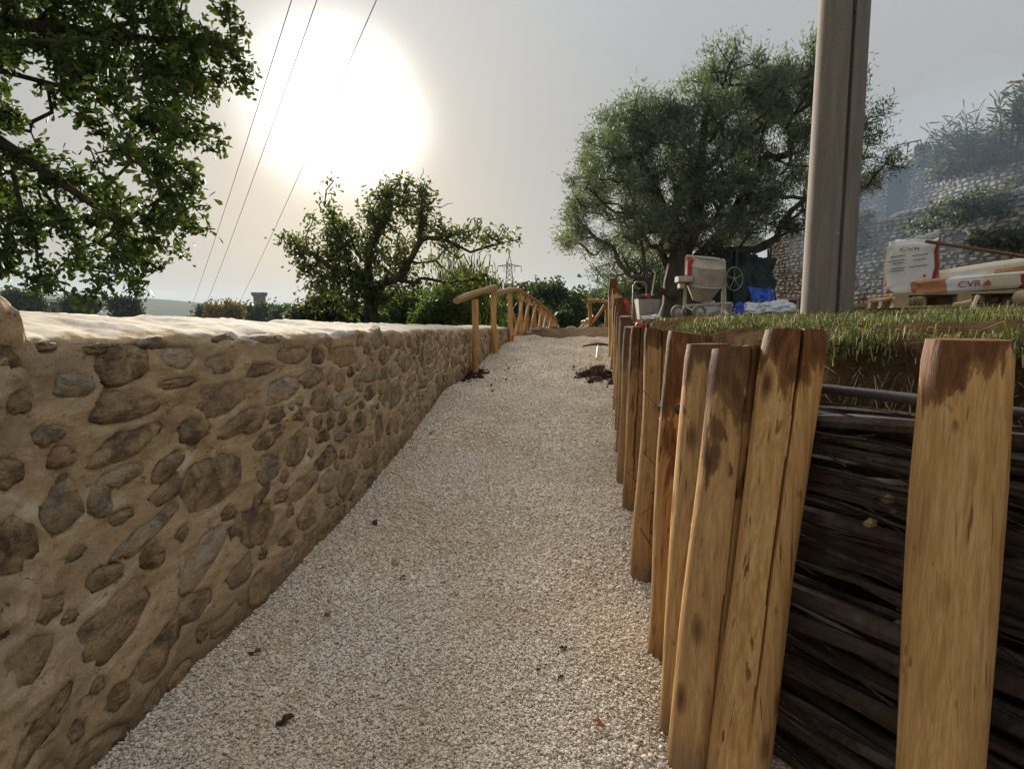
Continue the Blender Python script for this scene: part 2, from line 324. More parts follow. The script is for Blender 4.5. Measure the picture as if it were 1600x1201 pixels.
M = dict(mortar=mat_mortar(), cap=mat_cap(), stone=mat_stone(), gravel=mat_gravel(), path=mat_path(), wood=mat_wood(), rail=mat_wood('peeled_rail', False), soil=mat_soil(), ground=mat_ground(),
    dirt=mat_soil('trodden_earth', (.09, .06, .036), (.24, .165, .1)), clod=mat_soil('dark_clod', (.03, .018, .011), (.09, .055, .034)),
    branch=mat_branch(), oakbark=mat_bark('oak_bark', (.03, .023, .016), (.1, .075, .055)),
    olivebark=mat_bark('olive_bark', (.035, .028, .022), (.12, .095, .075)),
    oak=mat_leaf('oak_leaf', (.03, .05, .015), (.095, .125, .038), (.25, .16, .04), .26, .02),
    oak2=mat_leaf('oak_leaf_pale', (.045, .06, .024), (.12, .14, .055), (.2, .13, .05), .4, .04),
    olive=mat_leaf('olive_leaf', (.065, .08, .062), (.21, .235, .195), None, .3),
    olive2=mat_leaf('young_olive_leaf', (.05, .07, .04), (.15, .18, .11), None, .25),
    bush=mat_leaf('bush_leaf', (.028, .045, .02), (.08, .11, .045), None, .25),
    bushlight=mat_leaf('light_bush_leaf', (.045, .07, .02), (.125, .155, .045), None, .3),
    cypress=mat_leaf('conifer_needle', (.012, .024, .012), (.035, .055, .026), None, .1),
    autumn=mat_leaf('autumn_leaf', (.1, .06, .012), (.25, .16, .035), None, .3),
    reed=mat_leaf('reed_blade', (.035, .05, .025), (.1, .12, .06), (.15, .11, .06), .2, .1),
    grass=mat_leaf('grass_blade', (.04, .062, .018), (.14, .17, .055), (.27, .21, .11), .2, .36),
    ivy=mat_leaf('ivy_leaf', (.035, .05, .03), (.11, .125, .075), (.13, .1, .05), .25, .12),
    root=plain('dry_root', (.2, .135, .075), .9, .3, 40), concrete=None,
    mixer=plain('dusty_cream_paint', (.5, .43, .33), .7, .18, 7), red=plain('faded_red_plastic', (.5, .05, .045), .5, .15, 9), rubber=plain('dusty_rubber', (.2, .18, .15), .9, .2, 14),
    steel=plain('galvanised_steel', (.2, .19, .17), .5, .15, 18, .5, .001), rust=plain('rusty_iron', (.14, .065, .035), .85, .3, 22),
    tarp=plain('dark_green_netting', (.016, .034, .028), .75, .3, 30, .3), blue=plain('blue_plastic', (.015, .075, .4), .45, .15, 8, .4), sheet=plain('milky_sheeting', (.6, .62, .62), .35, .12, 9, .4),
    greyplastic=plain('grey_plastic', (.33, .31, .27), .7, .12, 9), white=plain('white_paper_sack', (.72, .7, .65), .6, .07, 9, .3, .002), orange=plain('orange_print', (.5, .22, .1), .6, .12, 9, .3, .002),
    cream=plain('cream_paper', (.68, .58, .4), .6, .08, 9, .3, .002), maroon=plain('maroon_print', (.25, .05, .04), .6, .12, 9, .3, .002), ink=plain('brick_red_ink', (.42, .085, .05), .6, .06, 9, .2, .0005), black=plain('black_ink', (.03, .03, .03), .6, .05, 9, .2, .0005),
    pallet=plain('pallet_pine', (.47, .33, .18), .8, .2, 16), stick=plain('brown_stick', (.16, .085, .045), .75, .2, 20), cable=plain('bare_cable', (.16, .16, .17), .5, .1),
    pylon=plain('pylon_steel', (.2, .21, .21), .6, .1), plaster=plain('pale_render', (.6, .56, .5), .9, .08), roof=plain('weathered_tile', (.23, .17, .13), .9, .25, 2), ancient=plain('tower_stone', (.17, .15, .13), .9, .2, .8),
    darkglass=plain('dark_opening', (.02, .02, .022), .6, .1), castle=None, rock=plain('pale_rock', (.38, .35, .3), .9, .25, 9), paleaxe=plain('pale_ash_handle', (.55, .42, .25), .6, .12, 20), iron=plain('dark_iron', (.07, .055, .045), .6, .2, 20))
def mat_concrete():
    m = Mt('aged_concrete', .9, .15); f = m.noise(m.mapv(m.pos, (6, 6, .5)), 2.2, 5, .65, .3); g = m.noise(m.pos, 90, 4, .7); l = m.noise(m.mapv(m.pos, (1, 1, .6)), 17, 4, .6)
    c = m.ramp(f, (.3, (.14, .115, .09)), (.7, (.255, .215, .17)))
    c = m.mix(m.ramp(l, (.68, 0.), (.75, .6)), c, (.5, .5, .42)); c = m.mix(m.ramp(g, (.3, .5), (.5, 0.)), c, (.12, .1, .07))
    return m.out(c, m.bump(m.math('ADD', g, f), .4, .006))
M['concrete'] = mat_concrete()
def mat_castle():
    m = Mt('rubble_stone', .95, .1); f = m.noise(m.pos, 5, 5, .65); g = m.noise(m.pos, .5, 4, .6)
    c = m.ramp(m.isl, (0., (.2, .17, .135)), (.6, (.36, .32, .265)), (1., (.46, .42, .36))); c = m.mix(m.ramp(f, (.35, .5), (.6, 0.)), c, (.17, .14, .11))
    c = m.mix(m.ramp(g, (.5, 0.), (.72, .6)), c, (.14, .13, .1)); return m.out(c, m.bump(f, .6, .03))
M['castle'] = mat_castle()
M['castlemortar'] = plain('rubble_mortar', (.23, .2, .165), .95, .25, 4, .1, .02)

# ------------------------------------------------------------------ terrain functions
def zp(Y): return np.interp(Y, [-3, 0, 9, 10.7, 12.3, 14, 15.5, 17, 19.5, 24, 40, 150, 400, 5000], [-.21, 0, .63, .79, .92, 1.05, 1.16, 1.0, .25, -.6, -3, -8, -10, -12])
def on_ground(px, py):
    v = ray(px, py); lo, hi = .3, 15.4
    for _ in range(50):
        md = (lo + hi) / 2; z = EYE + v[2] * md / v[1]
        if z > zp(md): lo = md
        else: hi = md
    return np.array([v[0] / v[1] * lo, lo, float(zp(lo))])
EDGE = [on_ground(*p) for p in ((150, 1201), (300, 1052), (430, 927), (520, 832), (600, 738), (645, 680), (690, 616))]
WY = [-4.0] + [e[1] for e in EDGE] + [9.0, 10.7, 12.6, 14, 16, 20]
WX = [EDGE[0][0] - .12] + [e[0] for e in EDGE] + [-.62, -.38, -.04, .15, .5, 1.2]
def wX(Y): return np.interp(Y, WY, WX)
def wtop(Y): return np.interp(Y, [-4, 1.2, 1.55, 3.2, 5, 8, 12.6], [1.5, 1.47, 1.452, 1.405, 1.37, 1.305, 1.215])
FY = [-3, -.9, 1.5, 1.95, 2.4, 3.2, 4.5, 6.5, 8.5, 10.6, 12.5, 15, 20, 26, 60]
FX = [3.6, 2.45, 1.17, .95, .87, .93, 1.1, 1.42, 1.74, 2.05, 2.3, 2.6, 3.0, 4, 9]
def fX(Y): return np.interp(Y, FY, FX)
def zb(X, Y):
    v = np.maximum(X - fX(Y), 0)
    e = np.interp(Y, [0, 8, 12, 16, 20, 30, 60], [1.425, 1.42, 1.37, 1.14, 1.08, .95, .5])
    return e + .043 * v + .07 * np.maximum(v - 3, 0) - .085 * np.exp(-v / .07)
def zg(X, Y):
    a = np.maximum(wX(np.minimum(Y, 16)) - .7 - X, 0)
    z = zp(Y) - .09 - np.minimum(.28 * a, 5.0 * (1 - np.exp(-a / 14)))
    return z
# ground sheet
gx = np.concatenate([-np.geomspace(4200, 8, 34), np.linspace(-7.5, 7.5, 61), np.geomspace(8, 4200, 34)])
gy = np.concatenate([[-400, -120, -40, -15], np.linspace(-8, 30, 96), np.geomspace(31, 3400, 60)])
GX, GY = np.meshgrid(gx, gy, indexing='ij')
GZ = zg(GX, GY) - np.where(GX > fX(GY) - .1, .3, 0) - np.where((GX > fX(GY)) & (GY > 14), 1.2, 0)
o = link('ground', fast_mesh('ground', np.stack([GX, GY, GZ], -1).reshape(-1, 3), grid_faces(len(gx), len(gy)), M['ground'], True)); tag(o, 'grassy valley ground falling away behind the stone wall', kind='structure')
# gravel path sheet
def path_bump(X, Y): return .018 * np.sin(X * 3.1 + Y * 1.7) * np.sin(Y * 2.3 - X) + .012 * np.sin(X * 7.7 + 1) * np.sin(Y * 5.1)
ys = np.concatenate([np.linspace(-3, 1, 20), np.linspace(1.05, 13.5, 240)]); us = np.linspace(0, 1, 60)
def pedge(Y): return wX(Y) - .1, fX(Y) - .05
PV = []
for Y in ys:
    a, b = pedge(Y)
    for u in us:
        X = a + (b - a) * u; PV.append((X, Y, zp(Y) + path_bump(X, Y) + (.0 if Y < 13.1 else -.12 * (Y - 13.1))))
o = link('gravel_path', fast_mesh('gravel_path', PV, grid_faces(len(ys), len(us)), M['path'], True)); tag(o, 'pale gravel path climbing between stone wall and log palisade', kind='structure')
# trodden earth beyond the gravel
ys2 = np.linspace(12.7, 30, 70); PV = []
for Y in ys2:
    a, b = wX(Y) - 1.0, fX(Y) + .2
    for u in us:
        X = a + (b - a) * u; PV.append((X, Y, zp(Y) - .012 + .03 * nz3((X, Y, 0), 1.6) + .012 * nz3((X, Y, 5), 7)))
o = link('earth_track', fast_mesh('earth_track', PV, grid_faces(len(ys2), len(us)), M['dirt'], True)); tag(o, 'brown earth track over the crest beyond the gravel', kind='structure')
# raised bank on the right
by = np.concatenate([np.linspace(-3, .8, 30), np.linspace(.85, 12, 260), np.linspace(12.2, 60, 60)])
HF = (1.0, .55, .3, .16, .1, .06, .025)
bv = np.concatenate([[0, 0, 0, 0, 0, 0, 0], np.geomspace(.012, 70, 120) - .012])
BV = []
for Y in by:
    x0 = float(fX(Y)) + .09 + .03 * mn.noise(Vector((0, 7, Y * 3))); zt = float(zb(x0 - .08, Y)); z0 = float(zp(Y)) - .4 - (2.5 if Y > 14 else 0)
    for j, v in enumerate(bv):
        if j < 7:
            z = zt - HF[j] * min(1, zt - z0) if j else z0
            h = zt - z
            x = x0 - .10 * min(1, h / .2) + (.03 * nz3((x0, Y, z), 5) + .02 * nz3((x0, Y, z), 17)) * (h > .02)
            BV.append((x, Y, z))
        else:
            X = x0 + v; z = float(zb(X, Y)) + .03 * nz3((X, Y, 0), 1.1) * min(1, v * 2) + .022 * nz3((X, Y, 3), 5) + .008 * nz3((X, Y, 3), 19)
            if Y > 50: z -= (Y - 50) * .5
            BV.append((X, Y, z))
o = link('bank', fast_mesh('bank', BV, grid_faces(len(by), len(bv)), M['soil'], True)); tag(o, 'raised earth bank held behind the log palisade', kind='structure')
# far hills
def ridge(name, label, pts, d, depth, zlow, m):
    xs = np.linspace(pts[0][0], pts[-1][0], 160); V = []
    for x in xs:
        top = np.interp(x, [p[0] for p in pts], [p[1] for p in pts]) + 1.6 * mn.noise(Vector((x * .013, 1, d))) + .5 * mn.noise(Vector((x * .06, 4, d)))
        P = pix(x, top, d)
        for t in (0, .35, .7, 1, 1.4, 2):
            h = math.sin(min(t, 2) * math.pi / 2) if t <= 1 else math.cos((t - 1) * math.pi / 2)
            V.append((P[0] * (1 + (t - 1) * depth / d), d + (t - 1) * depth, zlow + (P[2] - zlow) * max(h, 0)))
    o = link(name, fast_mesh(name, V, grid_faces(160, 6), m, True)); tag(o, label, kind='structure')
ridge('hills', 'low blue ridge of hills far behind the wall', [(-900, 452), (-300, 460), (0, 458), (70, 459), (150, 462), (250, 467), (320, 474), (440, 481), (600, 484), (900, 478), (1400, 470), (2400, 460)], 2100, 700, -14, M['ground'])
ridge('hill', 'green wooded hill behind the trail railing', [(700, 492), (800, 478), (850, 470), (890, 462), (925, 453), (960, 445), (1010, 434), (1080, 424), (1200, 410), (1500, 400), (1900, 420)], 170, 60, -9, M['ground'])

# ------------------------------------------------------------------ rubble wall on the left
def wall_pt(px, py):
    v = ray(px, py); sl_ = v[0] / v[1]; lo, hi = .2, 14.0
    for _ in range(50):
        md = (lo + hi) / 2
        if sl_ * md > wX(md): lo = md
        else: hi = md
    return lo, EYE + v[2] * lo / v[1]
def poly_r(r_):
    k = r_.integers(5, 8); ph = np.sort(r_.uniform(0, 2 * math.pi, k) * .35 + np.arange(k) * 2 * math.pi / k); c = r_.uniform(.8, 1.0, k)
    th = np.arange(64) * 2 * math.pi / 64; D = np.cos(th[:, None] - ph[None]); D = np.where(D > .15, c / np.maximum(D, .15), 9)
    r = D.min(1); r = np.minimum(r, 1.15); r = (r + np.roll(r, 1) + np.roll(r, -1)) / 3; o = r_.uniform(0, 90); return r * (1 + .16 * np.array([mn.noise(Vector((math.cos(t) * 2.2 + o, math.sin(t) * 2.2, 0))) for t in th]) + .10 * np.array([mn.noise(Vector((math.cos(t) * 6 + o, math.sin(t) * 6, 3))) for t in th]))
STV = [poly_r(np.random.default_rng(100 + i)) for i in range(18)]
DARK, MID, PALE, GREY, RED = (.19, .135, .088), (.34, .25, .16), (.56, .48, .37), (.4, .345, .25), (.4, .245, .14)
BUFF = (.4, .31, .2)
spec = [(198, 567, 74, 66, 0, DARK), (117, 602, 62, 38, 0, GREY), (198, 635, 100, 50, -5, MID), (282, 560, 46, 34, 0, PALE), (351, 566, 52, 34, 0, PALE), (279, 598, 58, 16, 0, MID),
    (350, 623, 84, 50, 5, MID), (204, 694, 104, 44, 12, DARK), (305, 674, 44, 42, 0, DARK), (372, 664, 50, 28, 10, MID), (80, 680, 60, 28, 0, GREY), (72, 540, 36, 20, 0, GREY), (30, 628, 45, 34, 0, GREY),
    (193, 742, 64, 34, 5, PALE), (105, 792, 60, 80, 0, GREY), (158, 782, 40, 58, 0, GREY), (262, 768, 56, 36, 10, MID), (264, 730, 58, 30, 15, MID), (338, 750, 88, 84, 0, DARK), (22, 858, 78, 88, 0, DARK),
    (316, 872, 84, 66, 20, PALE), (390, 826, 56, 66, 0, DARK), (236, 826, 110, 32, 15, PALE), (110, 868, 52, 24, 0, MID), (186, 970, 126, 88, 22, MID), (305, 948, 56, 46, 0, MID), (245, 1025, 78, 58, 20, DARK),
    (38, 1040, 95, 75, 0, MID), (186, 1088, 50, 40, 0, DARK), (90, 1100, 60, 26, 28, DARK), (60, 1150, 100, 40, 22, MID), (538, 556, 44, 36, 0, RED), (592, 530, 18, 32, 0, GREY), (579, 584, 32, 28, 0, GREY),
    (614, 619, 34, 40, 0, MID), (579, 614, 20, 20, 0, DARK), (552, 620, 18, 20, 0, PALE), (443, 610, 50, 36, 8, PALE), (408, 578, 46, 22, 0, MID), (459, 556, 46, 26, 0, MID), (490, 590, 40, 28, 0, MID),
    (396, 657, 36, 40, 0, MID), (434, 648, 30, 26, 0, MID), (472, 648, 24, 20, 0, DARK), (421, 686, 46, 26, 10, DARK), (464, 702, 34, 48, 0, MID), (421, 732, 44, 44, 0, GREY), (563, 660, 20, 34, 0, DARK),
    (505, 682, 24, 18, 0, DARK), (535, 682, 16, 16, 0, GREY), (513, 716, 34, 30, 0, DARK), (513, 753, 28, 34, 0, PALE), (582, 714, 30, 26, 0, MID), (544, 750, 30, 42, 0, MID), (475, 758, 50, 36, 5, MID),
    (440, 777, 22, 18, 0, MID), (408, 776, 34, 22, 20, DARK), (405, 822, 52, 62, 0, DARK), (636, 566, 20, 26, 0, MID), (672, 560, 11, 20, 0, DARK), (674, 584, 14, 20, 0, GREY), (663, 600, 14, 15, 0, DARK), (601, 558, 16, 24, 0, DARK), (640, 598, 14, 18, 0, MID),
    (20, 740, 50, 40, 0, MID), (150, 545, 40, 20, 0, MID), (240, 535, 50, 18, 0, GREY), (420, 530, 40, 18, 0, PALE), (350, 530, 36, 16, 0, MID)]
stones = []     # (Y, z, half length, half height, rot, colour, variant, seed)
for i, (px, py, w, h, rot, c) in enumerate(spec):
    Y0, z0 = wall_pt(px, py); Ya, _ = wall_pt(px - w / 2, py); Yb, _ = wall_pt(px + w / 2, py); _, za = wall_pt(px, py - h / 2); _, zc = wall_pt(px, py + h / 2)
    stones.append((Y0, z0, (Yb - Ya) / 2 * 1.1, (za - zc) / 2 * 1.1, R(rot), c, i % 18))
sarr = [s[:4] for s in stones]
r2 = np.random.default_rng(5)
for big in (1.35, 1.0, .75, .5):
    for _ in range(5200):
        Y = float(np.exp(r2.uniform(math.log(.9), math.log(12.3)))); z = float(r2.uniform(zp(Y) + .03, wtop(Y) - .045))
        a = r2.uniform(.06, .12) * big * (1.15 if Y < 3 else 1.05); b = a * r2.uniform(.5, .95)
        A = np.array(sarr); k = (1.12 if Y < 3 else 1.02)
        if z + b > wtop(Y) - .02: continue
        k *= 1.15 if Y < 2.4 else (1.0 if Y < 3.2 else .92)
        if np.any(((A[:, 0] - Y) / (A[:, 2] + a)) ** 2 + ((A[:, 1] - z) / (A[:, 3] + b)) ** 2 < k): continue
        c = ([DARK, MID, MID, GREY, PALE, MID, RED] if Y > 2.6 else [MID, GREY, PALE, MID, RED, BUFF, BUFF])[r2.integers(0, 7)]
        stones.append((Y, z, a, b, r2.uniform(-.25, .25), c, int(r2.integers(0, 18)))); sarr.append((Y, z, a, b))
stones.sort(key=lambda s: -(s[2] * s[3]) / s[0] ** 2)
SA = np.array([s[:5] for s in stones]); SVI = np.array([s[6] for s in stones]); STVA = np.array(STV)
def stone_mask(Y, z):
    """normalised distance to the nearest stone outline for a column at Y"""
    dy = (Y - SA[:, 0]); dz = z[:, None] - SA[None, :, 1]; c, s_ = np.cos(SA[:, 4]), np.sin(SA[:, 4])
    u = (dy * c + dz * s_) / SA[:, 2]; w = (-dy * s_ + dz * c) / SA[:, 3]
    r = np.hypot(u, w); th = (np.arctan2(w, u) % (2 * math.pi)) / (2 * math.pi) * 64
    ro = STVA[SVI[None, :].repeat(len(z), 0), th.astype(int) % 64]
    return (r / ro).min(1)
wy = np.concatenate([np.linspace(-3.5, .75, 24), np.exp(np.linspace(math.log(.8), math.log(12.55), 400))])
NF, NT = 120, 26; WV = []; YR = wall_pt(36, 560)[0]
for ci, Y in enumerate(wy):
    x0 = float(wX(Y)); zt = float(wtop(Y)); z0 = float(zp(Y)) - .12
    dxdy = float(wX(Y + .05) - wX(Y - .05)) / .1; nv = norm((1, -dxdy, 0)); end = 0
    raised = 1 / (1 + math.exp(min(60, max(-60, (Y - YR) / .010))))
    zt += (.1 + .03 * mn.noise(Vector((0, 3, Y * 14)))) * raised
    zs = np.linspace(z0, zt - .035, NF); msk = stone_mask(Y, zs)
    for z, mk in zip(zs, msk):
        p = (x0, Y, z)
        d = .014 * nz3(p, 2.6) + .006 * nz3(p, 8) + .005 * nz3(p, 22) + .0035 * nz3(p, 48) - .012 * max(0, abs(nz3(p, 6.5, 31)) * -4 + .35) * max(0, nz3(p, 3, 17))
        d += .006 * abs(nz3((p[0], p[1] * .35 + z * .3, z * 1.3), 24, 4)) * (nz3(p, 1.7, 9) > -.05)
        cov = min(1, max(.0, .92 + 1.5 * nz3(p, 5.5, 20) + .6 * nz3(p, 16, 3))); d += -.017 * cov * (1 / (1 + math.exp(min(60, (mk - .93 + .12 * nz3(p, 30)) / .06)))) + .003 * math.exp(-((mk - 1.12) / .12) ** 2)
        d += raised * (.012 * (1 if z > 1.38 else 0) + .02 * nz3(p, 9, 40) + .012 * nz3(p, 26, 41))
        WV.append((x0 + nv[0] * d, Y + nv[1] * d, z))
    for j in range(NT):                                   # cap: rolls over from the face to the back
        t = (j + 1) / NT
        if t < .2: a = t / .2 * math.pi / 2; off, z = -.03 + .03 * math.cos(a), zt - .035 + .035 * math.sin(a)
        elif t < .85: q = (t - .2) / .65; off, z = -.03 - .57 * q, zt + .085 * q ** .8 * (1 - .45 * min(1, Y / 12))
        else: q = (t - .85) / .15; off, z = -.6 - .04 * q, zt + .06 - 1.7 * q
        p = (x0 + off, Y, z); d = .016 * nz3(p, 1.6) + .006 * nz3(p, 7) + .005 * nz3(p, 19) + .003 * nz3(p, 45) + .012 * min(0, nz3(p, 4.5, 9)) * 2
        WV.append((x0 + nv[0] * (off + d * (1 if t < .2 else 0)), Y + nv[1] * off, z + (d if t >= .1 else d * .5) * (t < .9)))
NC = NF + NT
F = grid_faces(len(wy), NC)
wall = link('rubble_wall', fast_mesh('rubble_wall', WV, F, M['mortar'], True))
tag(wall, 'low sandy mortared rubble stone wall with white lime cap beside path', 'stone wall')
wall.data.materials.append(M['cap'])
mi = np.zeros(len(F), np.int32); jj = F[:, 0] % NC
WVa = np.array(WV); fn = np.array([mn.noise(Vector(WVa[i] * 9)) for i in F[:, 0]])
fn2 = np.array([mn.noise(Vector(WVa[i] * 2.6)) for i in F[:, 0]]); mi[jj + fn * 5 + fn2 * 7 > NF + 2.5] = 1
wall.data.polygons.foreach_set('material_index', mi)
# end face of the wall
mb = MB(); k0 = (len(wy) - 1) * NC; mb.add([WV[k0 + i] for i in range(NC)], [tuple(range(NC))]); mb.build('wall_end', M['mortar'], wall)
def stone_mesh(i, n=20):
    r = STV[i]; vs = []; rr = np.random.default_rng(900 + i)
    for k_, (sc, dep) in enumerate(((1.08, -.05), (1.03, -.010), (.88, .001), (.45, .004))):
        for q in range(n):
            th = 2 * math.pi * q / n; ra = r[int(q / n * 64)] * sc
            vs.append((ra * math.cos(th), -(dep + rr.uniform(-.008, .006) * (k_ > 0)), ra * math.sin(th)))
    vs.append((0, -.004, 0)); fs = [(a * n + q, a * n + (q + 1) % n, (a + 1) * n + (q + 1) % n, (a + 1) * n + q) for a in range(3) for q in range(n)]
    fs += [(3 * n + q, 3 * n + (q + 1) % n, 4 * n) for q in range(n)]
    b = MB(); b.add(vs, fs); return b
SMB = [stone_mesh(i, 14) for i in range(18)]; SME = [b.mesh('stone', M['stone']) for b in SMB]
rest = MB(); restc = []
for i, (Y, z, a, b, rot, c, vi) in enumerate(stones):
    x0 = float(wX(Y)); dxdy = float(wX(Y + .05) - wX(Y - .05)) / .1; rz = math.atan2(1, dxdy); cj = np.array(c) * r2.uniform(.75, 1.25)
    mw = Matrix.Translation((x0, Y, z)) @ Matrix.Rotation(rz, 4, 'Z') @ Matrix.Rotation(-rot, 4, 'Y') @ Matrix.Diagonal((a, 1, b, 1))
    if i < 296:
        s = link('stone', SME[vi], wall); s.matrix_local = mw; s.color = (*cj, 1)
    else: rest.add([mw @ Vector(v) for v in SMB[vi].v], SMB[vi].f)
if rest.v:
    o = rest.build('small_stones', M['stone'], wall); o['kind'] = 'stuff'; o.color = (*MID, 1)

# ------------------------------------------------------------------ gravel chips: one mass, instanced pebbles
def in_patch(X, Y):
    return (((X + .60) / .24) ** 2 + ((Y - 8.8) / .5) ** 2 < 1 + .5 * np.sin(X * 23 + Y * 11)) | (((X - 1.28) / .36) ** 2 + ((Y - 8.7) / .8) ** 2 < .9 + .6 * np.sin(X * 17 - Y * 9))
pts = []; scl = []
for y0, y1, dens, sz in ((1.0, 2.7, 30000, .0049), (2.7, 5, 17000, .0062), (5, 8, 8500, .0085), (8, 14.1, 4800, .011)):
    n = int(dens * (y1 - y0) * 2.4); Y = rng.uniform(y0, y1, n); X = rng.uniform(-1.5, 2.5, n); n = int(dens * (y1 - y0) * 4.0)
    Y = rng.uniform(y0, y1, n); X = rng.uniform(-1.5, 2.5, n)
    e = .05 * np.sin(Y * 9) * np.sin(Y * 23 + 1); ok = (X > wX(Y) - .03) & (X < fX(Y) - .03) & ~in_patch(X, Y) & (Y < 13.2 + .25 * np.sin(X * 5) + .1 * np.sin(X * 17))
    ok &= ((X / Y) > -.98) & ((X / Y) < .4)
    X, Y = X[ok], Y[ok]; pts.append(np.stack([X, Y, zp(Y) + path_bump(X, Y) + rng.uniform(-.002, .008, len(X))], 1)); scl.append(np.exp(rng.normal(0, .28, len(X))) * sz)
pts = np.concatenate(pts); scl = np.concatenate(scl)
gm = bpy.data.meshes.new('gravel'); gm.vertices.add(len(pts)); gm.vertices.foreach_set('co', pts.astype(np.float32).ravel())
at = gm.attributes.new('sz', 'FLOAT', 'POINT'); at.data.foreach_set('value', scl.astype(np.float32))
gm.materials.append(M['gravel'])
go = link('gravel', gm); tag(go, 'loose pale limestone chips covering the path', kind='stuff')
ng = bpy.data.node_groups.new('chips', 'GeometryNodeTree')
ng.interface.new_socket('Geometry', in_out='INPUT', socket_type='NodeSocketGeometry'); ng.interface.new_socket('Geometry', in_out='OUTPUT', socket_type='NodeSocketGeometry')
gn = ng.nodes; gl = ng.links
gi = gn.new('NodeGroupInput'); gout = gn.new('NodeGroupOutput'); ico = gn.new('GeometryNodeMeshIcoSphere'); ico.inputs['Subdivisions'].default_value = 1; ico.inputs['Radius'].default_value = 1
sp_ = gn.new('GeometryNodeSetPosition'); rvp = gn.new('FunctionNodeRandomValue'); rvp.data_type = 'FLOAT_VECTOR'; rvp.inputs[0].default_value = (-.32,) * 3; rvp.inputs[1].default_value = (.32,) * 3
gl.new(ico.outputs['Mesh'], sp_.inputs['Geometry']); gl.new(rvp.outputs[0], sp_.inputs['Offset'])
sm_ = gn.new('GeometryNodeSetMaterial'); sm_.inputs['Material'].default_value = M['gravel']; gl.new(sp_.outputs[0], sm_.inputs[0])
iop = gn.new('GeometryNodeInstanceOnPoints'); gl.new(gi.outputs[0], iop.inputs['Points']); gl.new(sm_.outputs[0], iop.inputs['Instance'])
rr_ = gn.new('FunctionNodeRandomValue'); rr_.data_type = 'FLOAT_VECTOR'; rr_.inputs[1].default_value = (.7, .7, 6.28)
e2r = gn.new('FunctionNodeEulerToRotation'); gl.new(rr_.outputs[0], e2r.inputs[0]); gl.new(e2r.outputs[0], iop.inputs['Rotation'])
na = gn.new('GeometryNodeInputNamedAttribute'); na.data_type = 'FLOAT'; na.inputs['Name'].default_value = 'sz'
rs_ = gn.new('FunctionNodeRandomValue'); rs_.data_type = 'FLOAT_VECTOR'; rs_.inputs[0].default_value = (.8, .6, .45); rs_.inputs[1].default_value = (1.3, 1., .8); rs_.inputs['Seed'].default_value = 3
vm = gn.new('ShaderNodeVectorMath'); vm.operation = 'SCALE'; gl.new(rs_.outputs[0], vm.inputs[0]); gl.new(na.outputs[0], vm.inputs['Scale']); gl.new(vm.outputs[0], iop.inputs['Scale'])
gl.new(iop.outputs[0], gout.inputs[0])
go.modifiers.new('chips', 'NODES').node_group = ng
# dug earth patches
def patch(cx_, cy_, ax_, ay_, label):
    V = []; nu, nv = 26, 26
    for i in range(nu):
        for j in range(nv):
            u, v = i / (nu - 1) * 2 - 1, j / (nv - 1) * 2 - 1; X, Y = cx_ + u * ax_ * 1.25, cy_ + v * ay_ * 1.25
            r = math.hypot(u, v); V.append((X, Y, zp(Y) + path_bump(X, Y) + .006 - .03 * max(0, r - .7) + .016 * nz3((X, Y, 0), 9)))
    o = link('bare_earth', fast_mesh('bare_earth', V, grid_faces(nu, nv), M['clod'], True)); tag(o, label, kind='structure')
patch(-.60, 8.8, .24, .5, 'dark dug earth at the foot of the first railing post'); patch(1.28, 8.7, .34, .72, 'dark dug earth spilling over the gravel beside the palisade')
mb = MB(); r3 = random.Random(4)
for cx_, cy_, n in ((-.55, 8.75, 60), (1.28, 8.7, 160)):
    for _ in range(n):
        X = cx_ + r3.gauss(0, .2); Y = cy_ + r3.gauss(0, .42); s = r3.uniform(.006, .021)
        if not (wX(Y) < X < fX(Y) - .1): continue
        c = (X, Y, zp(Y) + .018 + s * .3); q = [(1, 0, 0), (-1, 0, 0), (0, 1, 0), (0, -1, 0), (0, 0, 1), (0, 0, -1)]
        mb.add([[c[i] + v[i] * s * r3.uniform(.6, 1.3) for i in range(3)] for v in q], [(0, 2, 4), (2, 1, 4), (1, 3, 4), (3, 0, 4), (2, 0, 5), (1, 2, 5), (3, 1, 5), (0, 3, 5)])
mb.build('soil_clods', M['clod'], kind='stuff', label='crumbs of dark soil scattered on the gravel', smooth=False)

